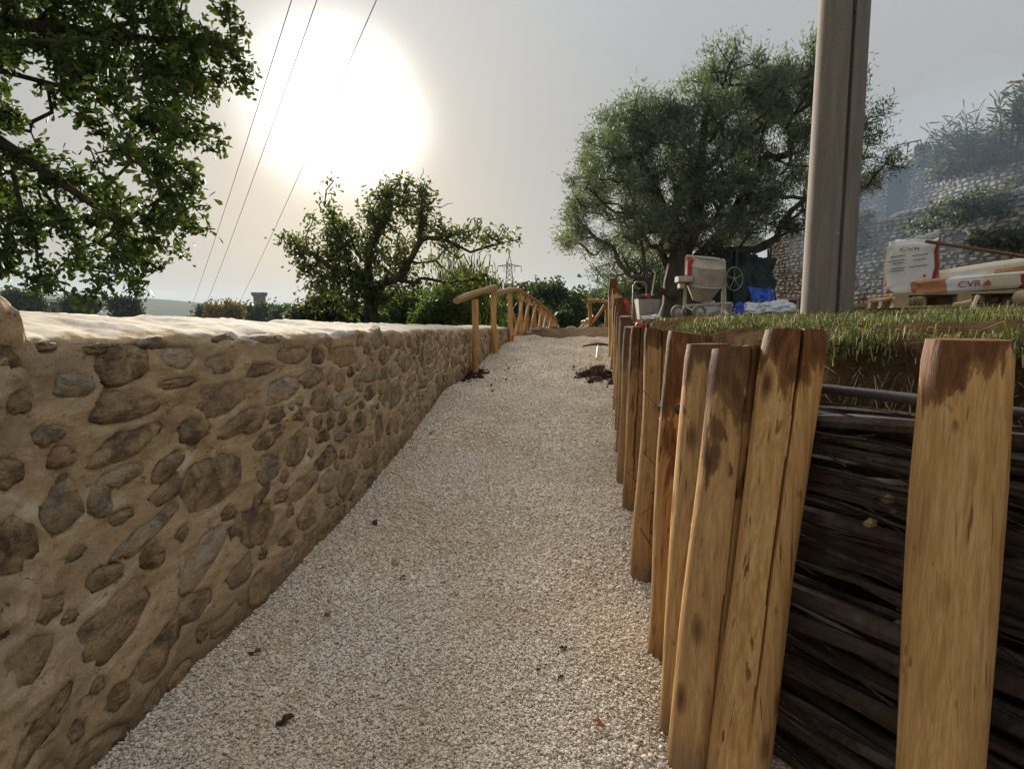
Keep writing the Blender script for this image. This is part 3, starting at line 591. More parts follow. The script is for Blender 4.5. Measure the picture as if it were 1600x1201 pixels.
# ------------------------------------------------------------------ logs
def log_mesh(name, top, bot, rt, rb, seed, crack=None, bend=.01, seg=30, rings=44, tilt=(0, 0), wob=.05):
    """log from bot to top as one mesh whose local origin is the middle of its top cut"""
    r_ = random.Random(seed); top = np.asarray(top, float); bot = np.asarray(bot, float); L = np.linalg.norm(top - bot)
    ang = [2 * math.pi * k / seg for k in range(seg)]
    if crack is not None:
        ang += [crack + .06, crack - .06, crack + .02, crack - .02, crack]; ang = sorted(a % (2 * math.pi) for a in ang)
    n = len(ang); vs = []; b1, b2 = r_.uniform(-bend, bend), r_.uniform(-bend, bend); p1, p2 = r_.uniform(0, 6), r_.uniform(0, 6)
    for i in range(rings):
        t = i / (rings - 1); c = bot + (top - bot) * t; c = c + np.array([b1 * math.sin(t * 4.4 + p1), b2 * math.sin(t * 3.9 + p2), 0]) * math.sin(math.pi * min(1, t * .95 + .02))
        r = rb + (rt - rb) * t; r *= 1 + .03 * math.sin(t * 9 + p1)
        if i == rings - 1: r *= .93
        for a in ang:
            q = np.array([math.cos(a), math.sin(a), 0])
            f = 1 + wob * mn.noise(Vector((q[0] * 1.1 + seed, q[1] * 1.1, t * L * 1.6))) + wob * .5 * mn.noise(Vector((q[0] * 3 + seed, q[1] * 3, t * L * 4)))
            f += .05 * mn.noise(Vector((q[0] * .8, q[1] * .8 + seed, t * L * .9)))
            if crack is not None:
                da = abs((a - crack + math.pi - .12 * mn.noise(Vector((seed, 0, t * 3)))) % (2 * math.pi) - math.pi)
                w = min(1, max(0, (t - .25) / .3))
                if da < .035: f -= .38 * w
            z = tilt[0] * q[0] * r + tilt[1] * q[1] * r if i >= rings - 2 else 0
            vs.append(c + q * r * f + np.array([0, 0, z - (.008 if i == rings - 2 else 0)]))
    fs = [(i * n + k, i * n + (k + 1) % n, (i + 1) * n + (k + 1) % n, (i + 1) * n + k) for i in range(rings - 1) for k in range(n)]
    vs.append(top + np.array([0, 0, .002])); fs += [((rings - 1) * n + k, (rings - 1) * n + (k + 1) % n, rings * n) for k in range(n)]
    b = MB(); b.add(vs, fs); return b
POSTS = [  # top px, top y, base px, base depth, top depth, top width px, crack angle, stain reach, tone, grey, label
 (1242, 517, 1152, 1.62, 1.70, 90, -1.75, .16, 1.0, .0, 'tall pale log post split by a long crack, foremost of the palisade corner'),
 (1152, 543, 1080, 1.73, 1.80, 80, -1.35, .40, .9, .1, 'bowed pale log post with dark stained head, just left of the cracked one'),
 (1107, 537, 1056, 1.86, 1.93, 66, None, .15, .98, .1, 'pale log post with grey weathered tip, squeezed behind the stained bowed one'),
 (1074, 520, 1035, 2.25, 2.28, 60, None, .62, .6, .0, 'orange-brown log post whose upper half is soaked dark brown'),
 (1030, 515, 1008, 2.92, 2.94, 45, -1.6, .16, .6, .1, 'brown log post with knobbly shoulder, fifth from the palisade corner'),
 (1003, 513, 988, 3.75, 3.75, 34, -1.9, .6, .4, .1, 'dark brown log post standing close to its split neighbour'),
 (990, 511, 978, 4.25, 4.2, 30, None, .3, .55, .2, 'slim brown log post, sixth along the palisade'),
 (980, 503, 973, 4.95, 4.9, 24, None, .6, .45, .5, 'grey weathered dark log post with flat cut top'),
 (977, 494, 970, 5.7, 5.7, 20, None, .3, .55, .1, 'thin tan log post past the grey weathered one'),
 (973, 487, 968, 6.5, 6.5, 19, None, .4, .5, .1, 'narrow brown log post midway along the palisade'),
 (970, 476, 966, 7.3, 7.3, 18, None, .3, .6, .0, 'narrow light log post with square cut top in the palisade far half'),
 (967, 466, 964, 8.2, 8.2, 17, None, .5, .55, .0, 'reddish log post beside the dug earth in the gravel'),
 (964, 452, 961, 9.2, 9.2, 15, None, .1, .9, .0, 'tall yellow log stake near the palisade far end'),
 (958, 435, 957, 10.3, 10.3, 13, None, .4, .7, .0, 'tallest slender log stake ending the palisade by the red drum')]
def place_log(tp, bp, rt, rb, seed, crack, stain, tone, grey, label, group, name='palisade_post', **k):
    b = log_mesh(name, tp, bp, rt, rb, seed, crack, **k); o = b.build(name, M['wood'], org=tp, label=label, cat='wooden post', group=group)
    o.color = (stain, tone, grey, 1); return o
for i, (tx, ty, bx, bd, td, wpx, ck, st, tn, gy_, lab) in enumerate(POSTS):
    tp = pix(tx, ty, td); r = wpx * pxm(td) / 2; v = ray(bx, 900); bz = float(zp(bd))
    # base px given where the post leaves the frame or meets the gravel
    yb = min(1201, 490 + FPX * (EYE - bz) / bd); bp = pix(bx, yb, bd); dirn = (bp - tp) / (tp[2] - bp[2]); bp = tp + dirn * (tp[2] - (bz - .25))
    place_log(tp, bp, r, r * 1.05, 11 + i, ck, st, tn, gy_, lab, 'logs of the palisade', bend=.018, tilt=(random.uniform(-.15, .15), random.uniform(-.15, .15)), seg=30 if i < 6 else 16, rings=44 if i < 6 else 22)
tp = pix(1510, 530, 1.29); bp = pix(1468, 1195, 1.24); bp = tp + (bp - tp) / (tp[2] - bp[2]) * (tp[2] + .2)
place_log(tp, bp, .081, .083, 55, None, .14, 1.0, .0, 'thick pale yellow log post alone in front of the dark brushwood', 'logs of the palisade', bend=.008)
# a further post of the row just outside the frame
tp = np.array([1.42, .72, 1.43]); place_log(tp, tp + np.array([-.03, 0, -1.7]), .078, .08, 71, None, .2, .95, .0, 'pale log post outside the frame on the right', 'logs of the palisade')

# ------------------------------------------------------------------ brushwood packed behind the posts
bw = empty('brushwood_fascine', (1.0, 1.75, 0), 'dark brushwood bundle of stacked branches packed behind the log posts', 'brushwood')
def branch_mesh(seed, L, r, seg=7, n=16):
    r_ = random.Random(seed); P = []; p1, p2, p3 = [r_.uniform(0, 6) for _ in range(3)]; a = r_.uniform(.006, .022)
    for i in range(n):
        t = i / (n - 1); P.append((L * (t - .5), a * math.sin(t * 7 + p1) + a * .4 * math.sin(t * 19 + p3), a * math.sin(t * 6 + p2) + a * .5 * math.sin(t * 15 + p1)))
    b = MB(); random.seed(seed); b.tube(P, [r * (1.1 - .4 * i / (n - 1)) * (1 + .1 * math.sin(i * 2.1 + p1)) for i in range(n)], seg, True, .07); return b.mesh('branch', M['branch'])
BR = [branch_mesh(200 + i, 2.3, .009 + .012 * (i % 6) / 5) for i in range(18)]; BT = [branch_mesh(290 + i, 2.3, .019 + .007 * i / 5) for i in range(6)]; BS = [branch_mesh(260 + i, .8, .010 + .012 * (i % 6) / 5, 6, 7) for i in range(6)]
r4 = random.Random(12)
P0, P1 = np.array([.80, 1.98]), np.array([1.72, .25]); dd = norm(np.append(P1 - P0, 0)); nn = np.array([-dd[1], dd[0], 0]); nn = -nn if nn[0] > 0 else nn   # towards the path
mid = np.append((P0 + P1) / 2, 0)
for k in range(74):
    z = .02 + 1.24 * (k + r4.uniform(-.9, .9)) / 74; dep = r4.uniform(-.07, .06)
    if z > 1.26: continue
    s = link('branch', BT[r4.randrange(6)] if k % 7 == 0 and k < 60 else BR[r4.randrange(18) if r4.random() > .35 else 5 + 6 * r4.randrange(3)], bw)
    c = mid + nn * dep + dd * r4.uniform(-.25, .25) + np.array([0, 0, z])
    yaw = math.atan2(dd[1], dd[0]) + r4.gauss(0, .014) + (math.pi if r4.random() < .5 else 0)
    s.rotation_euler = (r4.uniform(0, 6.28), r4.gauss(0, .03), yaw); s.location = tuple(c - np.array(bw.location))
    s.scale = (1, r4.uniform(.8, 1.25), r4.uniform(.8, 1.25))
for k in range(110):
    y = 2.35 + 5.6 * r4.random() ** 1.4; x = float(fX(y)) - r4.uniform(.03, .12); dx_ = float(fX(y + .3) - fX(y - .3)) / .6; z = float(zp(y)) + r4.uniform(.02, max(.1, 1.22 - .09 * y))
    s = link('branch', BS[r4.randrange(6)], bw); s.rotation_euler = (r4.uniform(0, 6.28), -.05, math.atan2(1, dx_)); s.location = tuple(np.array([x, y, z]) - np.array(bw.location))
# crowning pole
pl_ = MB(); A_ = np.append(P0 - (P1 - P0) * .02, 1.285) + nn * .05; B_ = np.append(P1, 1.275) + nn * .05
pl_.tube([A_ + (B_ - A_) * t + np.array([0, 0, .006 * math.sin(t * 7)]) for t in np.linspace(0, 1, 24)], .0135, 12, True, .05)
pl_.build('pole', plain('dark_smooth_bark', (.05, .043, .042), .6, .5, 25, .3, .004), bw)
# fine twigs: uncountable
tw = MB(); random.seed(5)
for k in range(150):
    t = random.uniform(0, 1); z = random.uniform(.02, 1.27) if k % 3 else random.uniform(1.0, 1.27); c = np.append(P0 + (P1 - P0) * t, z) + nn * random.uniform(.05, .11)
    L = random.uniform(.15, .55); sl2 = random.gauss(0, .13); n = 6; P = []
    cv = random.gauss(0, .04)
    for i in range(n): u = i / (n - 1) - .5; P.append(c + dd * L * u + np.array([0, 0, sl2 * L * u + cv * (u * u - .1)]) + nn * .02 * math.sin(u * 5))
    tw.tube(P, random.uniform(.0015, .005), 4, False)
for k in range(150):
    y = random.uniform(2.1, 7.5); x = float(fX(y)) - random.uniform(.1, .24); z = float(zp(y)) + random.uniform(0, max(.1, 1.15 - .08 * y)); a = random.uniform(-1, 1); L = random.uniform(.08, .3)
    tw.tube([(x - .3 * L * u * u, y + L * u * math.cos(a), z + L * u * math.sin(a)) for u in (0, .33, .66, 1)], random.uniform(.001, .003), 4, False)
o = tw.build('twigs', mat_bark('twig_bark', (.02, .014, .011), (.09, .066, .054), 14), bw); o['kind'] = 'stuff'
for j, (px, py, s, rz) in enumerate(((1402, 972, .016, .3), (1388, 778, .02, 1.0), (1400, 796, .012, 2), (1360, 815, .02, .5))):
    P = pix(px, py, 1.52); mb = MB()
    mb.add([P + np.array(q) * s for q in ((-1, -.2, .1), (-.2, -.3, .7), (.8, -.1, .3), (.9, 0, -.5), (-.1, .1, -.8), (-.9, .1, -.4), (0, -.5, 0))], [(i, (i + 1) % 6, 6) for i in range(6)] + [(5, 4, 3, 2, 1, 0)])
    mb.build('wood_chip', M['pallet'], org=P, label=['pale wood chip caught on brushwood low beside the lone post', 'long pale splinter lodged high in the brushwood', 'small wood chip under the long splinter in the brushwood', 'orange splinter on the brushwood halfway down'][j], cat='wood chip', group='wood chips in the brushwood', smooth=False)
# roots hanging from the cut bank edge
rt = MB(); random.seed(9)
for k in range(620):
    y = random.uniform(.7, 2.9) if k < 540 else random.uniform(2.9, 6); x0 = float(fX(y)); h0 = random.uniform(.0, .13); z = float(zb(x0, y)) - h0; P = [np.array([x0 + .085 - .10 * min(1, h0 / .2) - .012, y, z])]; a = random.uniform(-1.2, 1.2); drop = random.uniform(.2, 1.0)
    for i in range(6):
        a += random.gauss(0, .3); st = random.uniform(.008, .028); P.append(P[-1] + np.array([-.55 * drop + random.gauss(0, .12), math.sin(a), -drop]) * st)
    rt.tube(P, [random.uniform(.0007, .0018) * (1 - .12 * i) for i in range(7)], 4, False)
rt.build('hanging_roots', M['root'], kind='stuff', label='tangle of dry roots hanging from the cut edge of the bank')

# ------------------------------------------------------------------ grass
def blades(name, X, Y, Z, h, w, m, lean=.5, **t):
    n = len(X); az = rng.uniform(0, 2 * math.pi, n); bd = rng.uniform(.1, 1, n) * lean; wx, wy_ = -np.sin(az) * w, np.cos(az) * w
    V = np.zeros((n, 6, 3)); dx, dy = np.cos(az) * h * bd, np.sin(az) * h * bd
    for k, (f, ww, zz) in enumerate(((0, 1, 0), (.3, .8, .6), (1, .12, 1 - .3))):
        zf = zz * h * np.sqrt(np.maximum(1 - (bd * f) ** 2 * .6, .1))
        for s, sg in ((0, -1), (1, 1)):
            V[:, 2 * k + s, 0] = X + dx * f + sg * wx * ww; V[:, 2 * k + s, 1] = Y + dy * f + sg * wy_ * ww; V[:, 2 * k + s, 2] = Z + zf
    b = np.arange(n)[:, None] * 6; F_ = np.concatenate([b + [0, 1, 3, 2], b + [2, 3, 5, 4]])
    o = link(name, fast_mesh(name, V.reshape(-1, 3), F_, m, True)); return tag(o, **t)
def scatter(n, y0, y1, v1, fn):
    Y = rng.uniform(y0, y1, n); V_ = rng.uniform(0, 1, n) ** 1.5 * v1; X = fX(Y) + V_ + .06 + rng.normal(0, .02, n)
    nzv = np.array([mn.noise(Vector((x * 1.3, y * 1.3, 2))) + .6 * mn.noise(Vector((x * 4, y * 4, 7))) for x, y in zip(X, Y)])
    ok = nzv * 1.5 + fn(X, Y) > rng.uniform(.2, .75, n); return X[ok], Y[ok]
dens = lambda X, Y: np.clip((X / Y - .30) * 4, -1, .35) - .5 * (((X - 3.5) ** 2 + (Y - 11) ** 2) < 5)
X1, Y1 = scatter(130000, .6, 4.6, 3.0, dens); X2, Y2 = scatter(110000, 3, 14, 9, dens)
X = np.concatenate([X1, X2]); Y = np.concatenate([Y1, Y2]); hh = rng.uniform(.015, .06, len(X)) * np.exp(rng.normal(0, .3, len(X)))
blades('grass', X, Y, zb(X, Y) - .012, hh, rng.uniform(.0008, .0019, len(X)) * (1 + Y / 6), M['grass'], 1.15, label='short green and straw-coloured grass along the bank top', kind='stuff')
# ------------------------------------------------------------------ trees
def grow(trunk, pts, seed, step=.35, alpha=.35, wig=.12, sag=0.0):
    """trunk: list of (pos, parent index); pts are joined one by one to the nearest existing node"""
    r_ = np.random.default_rng(seed); nodes = [np.asarray(p, float) for p, _ in trunk]; par = [q for _, q in trunk]; dist = [0.0] * len(nodes)
    for i in range(1, len(nodes)): dist[i] = dist[par[i]] + np.linalg.norm(nodes[i] - nodes[par[i]])
    P = np.asarray(pts); top = nodes[-1]
    for p in P[np.argsort(np.min(np.linalg.norm(P[:, None] - np.array(nodes)[None], axis=2), axis=1))]:
        A = np.array(nodes); d = np.linalg.norm(A - p, axis=1) + alpha * np.array(dist) * .5; q = int(np.argmin(d)); L = np.linalg.norm(A[q] - p)
        k = max(1, int(L / step)); a = A[q]; cur = q; off = r_.normal(0, wig, 3) * L
        for i in range(1, k + 1):
            t = i / k; b = a + (p - a) * t + off * math.sin(math.pi * t) + np.array([0, 0, sag * L * math.sin(math.pi * t)])
            nodes.append(b); par.append(cur); dist.append(dist[cur] + np.linalg.norm(b - nodes[cur])); cur = len(nodes) - 1
    return nodes, par
def limbs(mb, nodes, par, r0, rmin=.006, expo=.5, seg=(9, 4), flare=0):
    n = len(nodes); ch = [[] for _ in range(n)]; cnt = np.zeros(n)
    for i in range(1, n): ch[par[i]].append(i)
    for i in range(n - 1, -1, -1):
        if not ch[i]: cnt[i] = 1
        if i: cnt[par[i]] += cnt[i]
    rad = np.maximum(rmin, r0 * (cnt / cnt[0]) ** expo)
    todo = [(0, None)]
    while todo:
        i, frm = todo.pop(); path = [] if frm is None else [frm]; c = i
        while True:
            path.append(c)
            if not ch[c]: break
            k = max(ch[c], key=lambda q: cnt[q])
            for q in ch[c]:
                if q != k: todo.append((q, c))
            c = k
        rs = [rad[q] for q in path]
        if frm is not None: rs[0] = min(rad[frm], rs[1] * 1.3)
        if frm is None and flare: rs = [r * (1 + flare * math.exp(-j * 1.2)) for j, r in enumerate(rs)]
        if len(path) > 1: mb.tube([nodes[q] for q in path], rs, seg[0] if max(rs) > .05 else (6 if max(rs) > .02 else seg[1]), True, .06 if max(rs) > .04 else 0)
    tips = [i for i in range(n) if cnt[i] <= 3 and i > 0]
    return rad, tips
def leaf_mass(C, L, Wd, seed, fold=.25, droop=.2, align=None):
    """C: leaf bases (n,3); obovate leaf of six vertices"""
    r_ = np.random.default_rng(seed); n = len(C); d = r_.normal(size=(n, 3)); d[:, 2] -= droop
    if align is not None: d = d * .55 + align
    d /= np.linalg.norm(d, axis=1)[:, None]; s = np.cross(d, r_.normal(size=(n, 3))); s /= np.linalg.norm(s, axis=1)[:, None] + 1e-9; u = np.cross(s, d)
    l = (L * np.exp(r_.normal(0, .2, n)))[:, None]; w = (Wd * np.exp(r_.normal(0, .2, n)))[:, None]; V = np.zeros((n, 6, 3))
    V[:, 0] = C; V[:, 1] = C + d * l * .45 + s * w * .75 + u * fold * w; V[:, 2] = C + d * l * .78 + s * w + u * fold * w * .8; V[:, 3] = C + d * l - u * fold * l * .3; V[:, 4] = C + d * l * .78 - s * w + u * fold * w * .8; V[:, 5] = C + d * l * .45 - s * w * .75 + u * fold * w
    b = np.arange(n)[:, None] * 6; return V.reshape(-1, 3), np.concatenate([b + [0, 1, 2, 3], b + [0, 3, 4, 5]])
def lobe_pts(lobes, d, n, seed, depth=None, shell=.55):
    """random crown points inside ellipsoids given as (px, py, rx, ry[, depth offset])"""
    r_ = np.random.default_rng(seed); w = np.array([l[2] * l[3] for l in lobes], float); w /= w.sum(); out = []; dirs = []
    for k in r_.choice(len(lobes), n, p=w):
        l = lobes[k]; v = r_.normal(size=3); v /= np.linalg.norm(v); rr = (shell + (1 - shell) * r_.random()) if r_.random() < .75 else r_.random() ** .5
        dz = (depth if depth else min(l[2], l[3]) * 1.1 * pxm(d)); dd_ = d + (l[4] if len(l) > 4 else 0)
        c = pix(l[0], l[1], dd_); m = pxm(dd_); out.append(c + np.array([v[0] * rr * l[2] * m, v[1] * rr * dz, v[2] * rr * l[3] * m])); dirs.append(v)
    return np.array(out), np.array(dirs)
def tree(name, label, cat, base, trunk, lobes, d, npts, nleaf, L, Wd, r0, bark, leafm, seed, spread=.12, depth=None, group=None, step=.3, expo=.5, fold=.25, droop=.2, upw=None, leafparts=0, wig=.12, rmin=.006, alpha=.35, flare=0, deadtips=()):
    e = empty(name, base, label, cat, group); pts, _ = lobe_pts(lobes, d, npts, seed, depth)
    nodes, par = grow(trunk, pts, seed, step, alpha, wig)
    mb = MB(); random.seed(seed); rad, tips = limbs(mb, nodes, par, r0, rmin, expo, flare=flare)
    for a, b_ in deadtips: mb.tube([a + (b_ - a) * t + np.array([random.gauss(0, .03), 0, random.gauss(0, .03)]) for t in np.linspace(0, 1, 6)], [.018, .015, .012, .01, .008, .005], 5)
    mb.build('trunk', bark, e)
    r_ = np.random.default_rng(seed + 1); N_ = np.array(nodes); tp = r_.choice(tips, nleaf); pa = np.array(par)[tp]
    u = r_.random((nleaf, 1)); C = N_[tp] * u + N_[pa] * (1 - u) + r_.normal(0, spread, (nleaf, 3))
    al = None
    if upw is not None:
        o_ = N_[tp] - np.asarray(trunk[-1][0]); o_ /= np.linalg.norm(o_, axis=1)[:, None] + 1e-9; al = o_ * .5 + np.array([0, 0, upw])
    V, F_ = leaf_mass(C, L, Wd, seed + 2, fold, droop, al)
    keep = nleaf
    if leafparts:
        # the leaves that show largest become parts of their own (sharing four leaf meshes)
        dist = np.linalg.norm(C - np.array([0, 0, EYE]), axis=1); px_ = C[:, 0] / C[:, 1]; z_ = (C[:, 2] - EYE) / C[:, 1]
        vis = (px_ > -.84) & (z_ < .5); order = np.argsort(np.where(vis, dist, 99))[:leafparts]; mask = np.ones(nleaf, bool); mask[order] = False
        V3 = V.reshape(-1, 6, 3); tmpl = []
        for q in range(4):
            v0 = V3[order[q]] - V3[order[q], 0]; dx = norm(v0[3]); sx = norm(v0[2] - v0[4]); ux = np.cross(dx, sx); Bm = np.stack([dx, sx, ux]); loc = v0 @ Bm.T
            tmpl.append(fast_mesh('leaf', loc, np.array([[0, 1, 2, 3], [0, 3, 4, 5]]), leafm, False))
        for q, i in enumerate(order):
            v0 = V3[i] - V3[i, 0]; dx = norm(v0[3]); sx = v0[2] - v0[4]; sx = norm(sx - dx * np.dot(sx, dx)); ux = np.cross(dx, sx)
            lf = link('leaf', tmpl[q % 4], e); mw = Matrix(((dx[0], sx[0], ux[0], 0), (dx[1], sx[1], ux[1], 0), (dx[2], sx[2], ux[2], 0), (0, 0, 0, 1))); mw.translation = Vector(V3[i, 0] - np.asarray(base)); lf.matrix_local = mw
        V = V3[mask].reshape(-1, 3); keep = int(mask.sum()); b = np.arange(keep)[:, None] * 6; F_ = np.concatenate([b + [0, 1, 2, 3], b + [0, 3, 4, 5]])
    c = link('crown', fast_mesh('crown', V - np.asarray(base, float), F_, leafm, False), e); c['kind'] = 'stuff'
    return e
def chain(pts):
    """pts: list of (px, py, d); returns a dense trunk chain"""
    P = [pix(*p) for p in pts]; out = []
    for a, b in zip(P[:-1], P[1:]):
        k = max(1, int(np.linalg.norm(b - a) / .3))
        for i in range(k): out.append(a + (b - a) * i / k)
    out.append(P[-1]); return out
def trunk_list(main, *branches):
    """main and branches are chains; each branch starts at the node of the list nearest its first point"""
    T = [(p, max(i - 1, 0)) for i, p in enumerate(main)]
    for br in branches:
        q = int(np.argmin([np.linalg.norm(t[0] - br[0]) for t in T]))
        for i, p in enumerate(br[1:]): T.append((p, q if i == 0 else len(T) - 1))
    return T
# oak overhanging from the left
L1 = [(60, 55, 115, 75), (200, 55, 115, 70, .4), (315, 25, 85, 40), (330, 105, 62, 50, .4), (235, 140, 85, 55), (110, 130, 70, 40), (290, 190, 48, 38, -.3), (205, 205, 50, 30), (20, 215, 40, 40), (235, 250, 60, 30, -.4),
      (285, 268, 36, 26), (50, 265, 55, 36), (110, 305, 66, 40, .4), (215, 335, 50, 34), (275, 330, 55, 26, -.3), (30, 345, 45, 45), (95, 385, 60, 42), (180, 400, 58, 36, .3), (238, 385, 36, 38), (60, 428, 55, 28), (150, 448, 46, 24, -.3), (10, 140, 40, 50),
      (-80, 100, 90, 110), (-90, 300, 90, 110), (180, -60, 160, 70), (-60, -80, 140, 90)]
base = np.array([-8.2, 6.6, float(zg(-8.2, 6.6))])
main = [base + np.array([.1 * i * .3, 0, i * .4]) for i in range(14)]
mt = main[-1]
br1 = [mt, *[mt + (pix(-60, 30, 6.6) - mt) * t for t in (.33, .66, 1)], *[pix(-60, 30, 6.6) + (pix(330, 70, 6.6) - pix(-60, 30, 6.6)) * t for t in (.2, .4, .6, .8, 1)]]
br2 = [main[9], *[main[9] + (pix(-60, 180, 6.5) - main[9]) * t for t in (.3, .6, 1)], *[pix(-60, 180, 6.5) + (pix(190, 350, 6.4) - pix(-60, 180, 6.5)) * t for t in (.2, .4, .6, .8, 1)]]
tree('oak_tree', 'large oak whose leafy boughs hang into the upper left corner', 'tree', base, trunk_list(main, br1, br2), L1, 6.5, 900, 25000, .082, .02, .12, M['oakbark'], M['oak'], 31, spread=.05, step=.16, expo=.48, leafparts=296, depth=.9, rmin=.004, wig=.16)
# oak standing beyond the wall
L2 = [(500, 388, 38, 26), (468, 378, 22, 14), (455, 386, 14, 8), (543, 294, 14, 9), (520, 345, 30, 20), (560, 372, 48, 34), (600, 330, 36, 34), (632, 298, 32, 26), (662, 316, 30, 26), (632, 355, 46, 36), (690, 362, 26, 18), (738, 362, 36, 16), (782, 368, 32, 20),
      (520, 428, 52, 36), (566, 468, 44, 26), (495, 458, 24, 26), (618, 410, 34, 26), (655, 448, 24, 18), (718, 438, 22, 12), (756, 438, 20, 10), (615, 460, 34, 20), (545, 408, 46, 40), (480, 410, 26, 22), (700, 392, 24, 10), (585, 440, 40, 30)]
D2 = 15.0
b2 = pix(581, 560, D2); main = chain([(581, 560, D2), (580, 500, D2), (578, 450, D2), (574, 432, D2)])
tree('oak_tree', 'gnarled oak in the middle, spreading over the white wall top', 'tree', b2, trunk_list(main, chain([(580, 455, D2), (603, 440, D2 - .3), (622, 436, D2 - .4), (640, 408, D2 - .4), (655, 380, D2 - .3), (664, 372, D2 - .2), (690, 372, D2 - .2), (715, 384, D2), (735, 394, D2 + .1), (760, 386, D2), (800, 376, D2)]),
    chain([(640, 408, D2 - .4), (655, 411, D2 - .6), (680, 408, D2 - .6), (700, 424, D2 - .5)]), chain([(655, 380, D2 - .3), (658, 340, D2), (660, 300, D2 + .2)]), chain([(574, 432, D2), (545, 405, D2 + .3), (520, 350, D2 + .4)]), chain([(574, 432, D2), (580, 380, D2 + .4), (605, 320, D2 + .4)]), chain([(574, 432, D2), (520, 420, D2 - .4), (480, 390, D2 - .4)])),
    L2, D2, 520, 9500, .12, .028, .16, M['oakbark'], M['oak2'], 41, spread=.105, step=.22, expo=.46, depth=1.0, rmin=.007, wig=.16, flare=.4,
    deadtips=[(pix(606, 300, D2), pix(598, 262, D2)), (pix(662, 300, D2), pix(661, 262, D2)), (pix(664, 330, D2), pix(706, 318, D2))])
# olive
L3 = [(1108, 92, 38, 40), (1240, 90, 50, 34), (1180, 95, 42, 34), (1043, 145, 26, 24), (990, 172, 56, 44), (1080, 170, 58, 46), (1165, 150, 60, 52), (1242, 145, 48, 52), (935, 215, 46, 46), (1012, 232, 66, 54), (1108, 235, 66, 62), (1205, 205, 66, 60), (908, 278, 40, 40), (966, 290, 56, 46), (1055, 305, 66, 48), (1145, 300, 64, 50),
      (1225, 280, 55, 52), (888, 345, 28, 32), (932, 372, 26, 18), (1002, 345, 56, 36), (1185, 335, 58, 28), (1245, 330, 36, 26), (1300, 200, 46, 56), (1325, 262, 44, 36), (1362, 268, 20, 18), (1300, 120, 34, 44), (1060, 360, 50, 30), (1110, 350, 60, 26)]
L3 = [(1120 + (x - 1120) * .97, 105 + (y - 75) * .95, rx * .84, ry * .84) for x, y, rx, ry in L3]
D3 = 13.6
b3 = pix(1064, 488, D3); main = chain([(1066, 492, D3), (1064, 470, D3), (1060, 440, D3), (1062, 405, D3)])
tree('olive_tree', 'big old grey-green olive tree behind the cement mixer', 'tree', b3, trunk_list(main, chain([(1062, 405, D3), (1050, 360, D3), (1020, 290, D3 - .3), (985, 220, D3)]), chain([(1062, 405, D3), (1085, 360, D3 - .5), (1095, 250, D3 - .4), (1108, 120, D3)]), chain([(1062, 430, D3), (1100, 400, D3 + .2), (1135, 360, D3 + .3), (1200, 240, D3)]), chain([(1066, 470, D3), (1045, 462, D3 - .5), (1010, 436, D3 - .7), (985, 432, D3 - .8), (968, 412, D3 - .9), (958, 385, D3 - .9), (930, 372, D3 - .6), (900, 340, D3 - .4)]),
    chain([(1005, 435, D3 - .7), (1006, 400, D3 - .6), (1000, 360, D3 - .4)]), chain([(1064, 455, D3), (1046, 425, D3 + .3), (1030, 385, D3 + .4)]), chain([(1100, 400, D3 + .2), (1125, 392, D3 - .2), (1180, 390, D3 - .4), (1215, 372, D3 - .3), (1260, 345, D3)]), chain([(1115, 385, D3), (1122, 402, D3 - .3), (1118, 412, D3 - .3)])),
    L3, D3, 1500, 120000, .09, .0095, .34, M['olivebark'], M['olive'], 51, spread=.11, step=.25, expo=.56, depth=2.0, upw=.3, rmin=.006, wig=.12, flare=.7)
L4 = [(945, 425, 22, 18), (985, 400, 30, 22), (1010, 420, 36, 34), (1035, 445, 36, 34), (975, 445, 26, 20), (1005, 465, 40, 24)]
tree('olive_tree', 'small lighter olive tree standing behind the big olive trunk', 'tree', pix(1010, 500, 19), trunk_list(chain([(1010, 505, 19), (1008, 470, 19), (1000, 440, 19)])), L4, 19, 160, 8000, .12, .014, .14, M['olivebark'], M['olive2'], 61, spread=.18, step=.3, depth=1.4, upw=.3, rmin=.01)

# ------------------------------------------------------------------ shrubs and far trees
def shrub(name, label, cat, lobes, d, nl, L, Wd, m, seed, base_px=None, trunkr=.06, group=None, upw=None, bark='oakbark', npts=45, spread=None):
    if d >= 60 and name == 'broad_tree': lobes = list(lobes) + [(l[0], l[1] + l[3] * 1.7, l[2] * 1.05, l[3] * 1.5) for l in lobes]; nl = int(nl * 1.8)
    cx_ = np.mean([l[0] for l in lobes]) if base_px is None else base_px; lo = max(l[1] + l[3] for l in lobes); c = pix(cx_, 490, d)
    gz = float(zg(c[0], d)) - .1
    base = np.array([c[0], c[1], gz]); mid_ = pix(cx_, lo - 3, d)
    tr = [(base + (mid_ - base) * t, max(i - 1, 0)) for i, t in enumerate(np.linspace(0, 1, 5))]
    return tree(name, label, cat, base, tr, lobes, d, npts, nl, L, Wd, trunkr, M[bark], M[m], seed, spread=spread or L * 1.2, step=L * 3, upw=upw, group=group, rmin=.012 * d / 15)
G1 = 'bushes growing behind the stone wall'; G2 = 'distant trees on the skyline'
shrub('bush', 'bushy dark shrub at the foot of the gnarled oak', 'bush', [(520, 485, 50, 22), (480, 492, 30, 14), (560, 492, 40, 16)], 19, 3600, .15, .05, 'bush', 301, group=G1)
shrub('bush', 'round green bush right of the gnarled oak trunk', 'bush', [(628, 488, 34, 20), (655, 478, 22, 16)], 20, 2600, .15, .05, 'bush', 302, group=G1)
shrub('bush', 'yellow-green leafy bush halfway between oak and railing', 'bush', [(690, 488, 26, 18), (708, 476, 16, 14), (672, 494, 18, 12)], 17, 2600, .14, .045, 'bushlight', 303, group=G1)
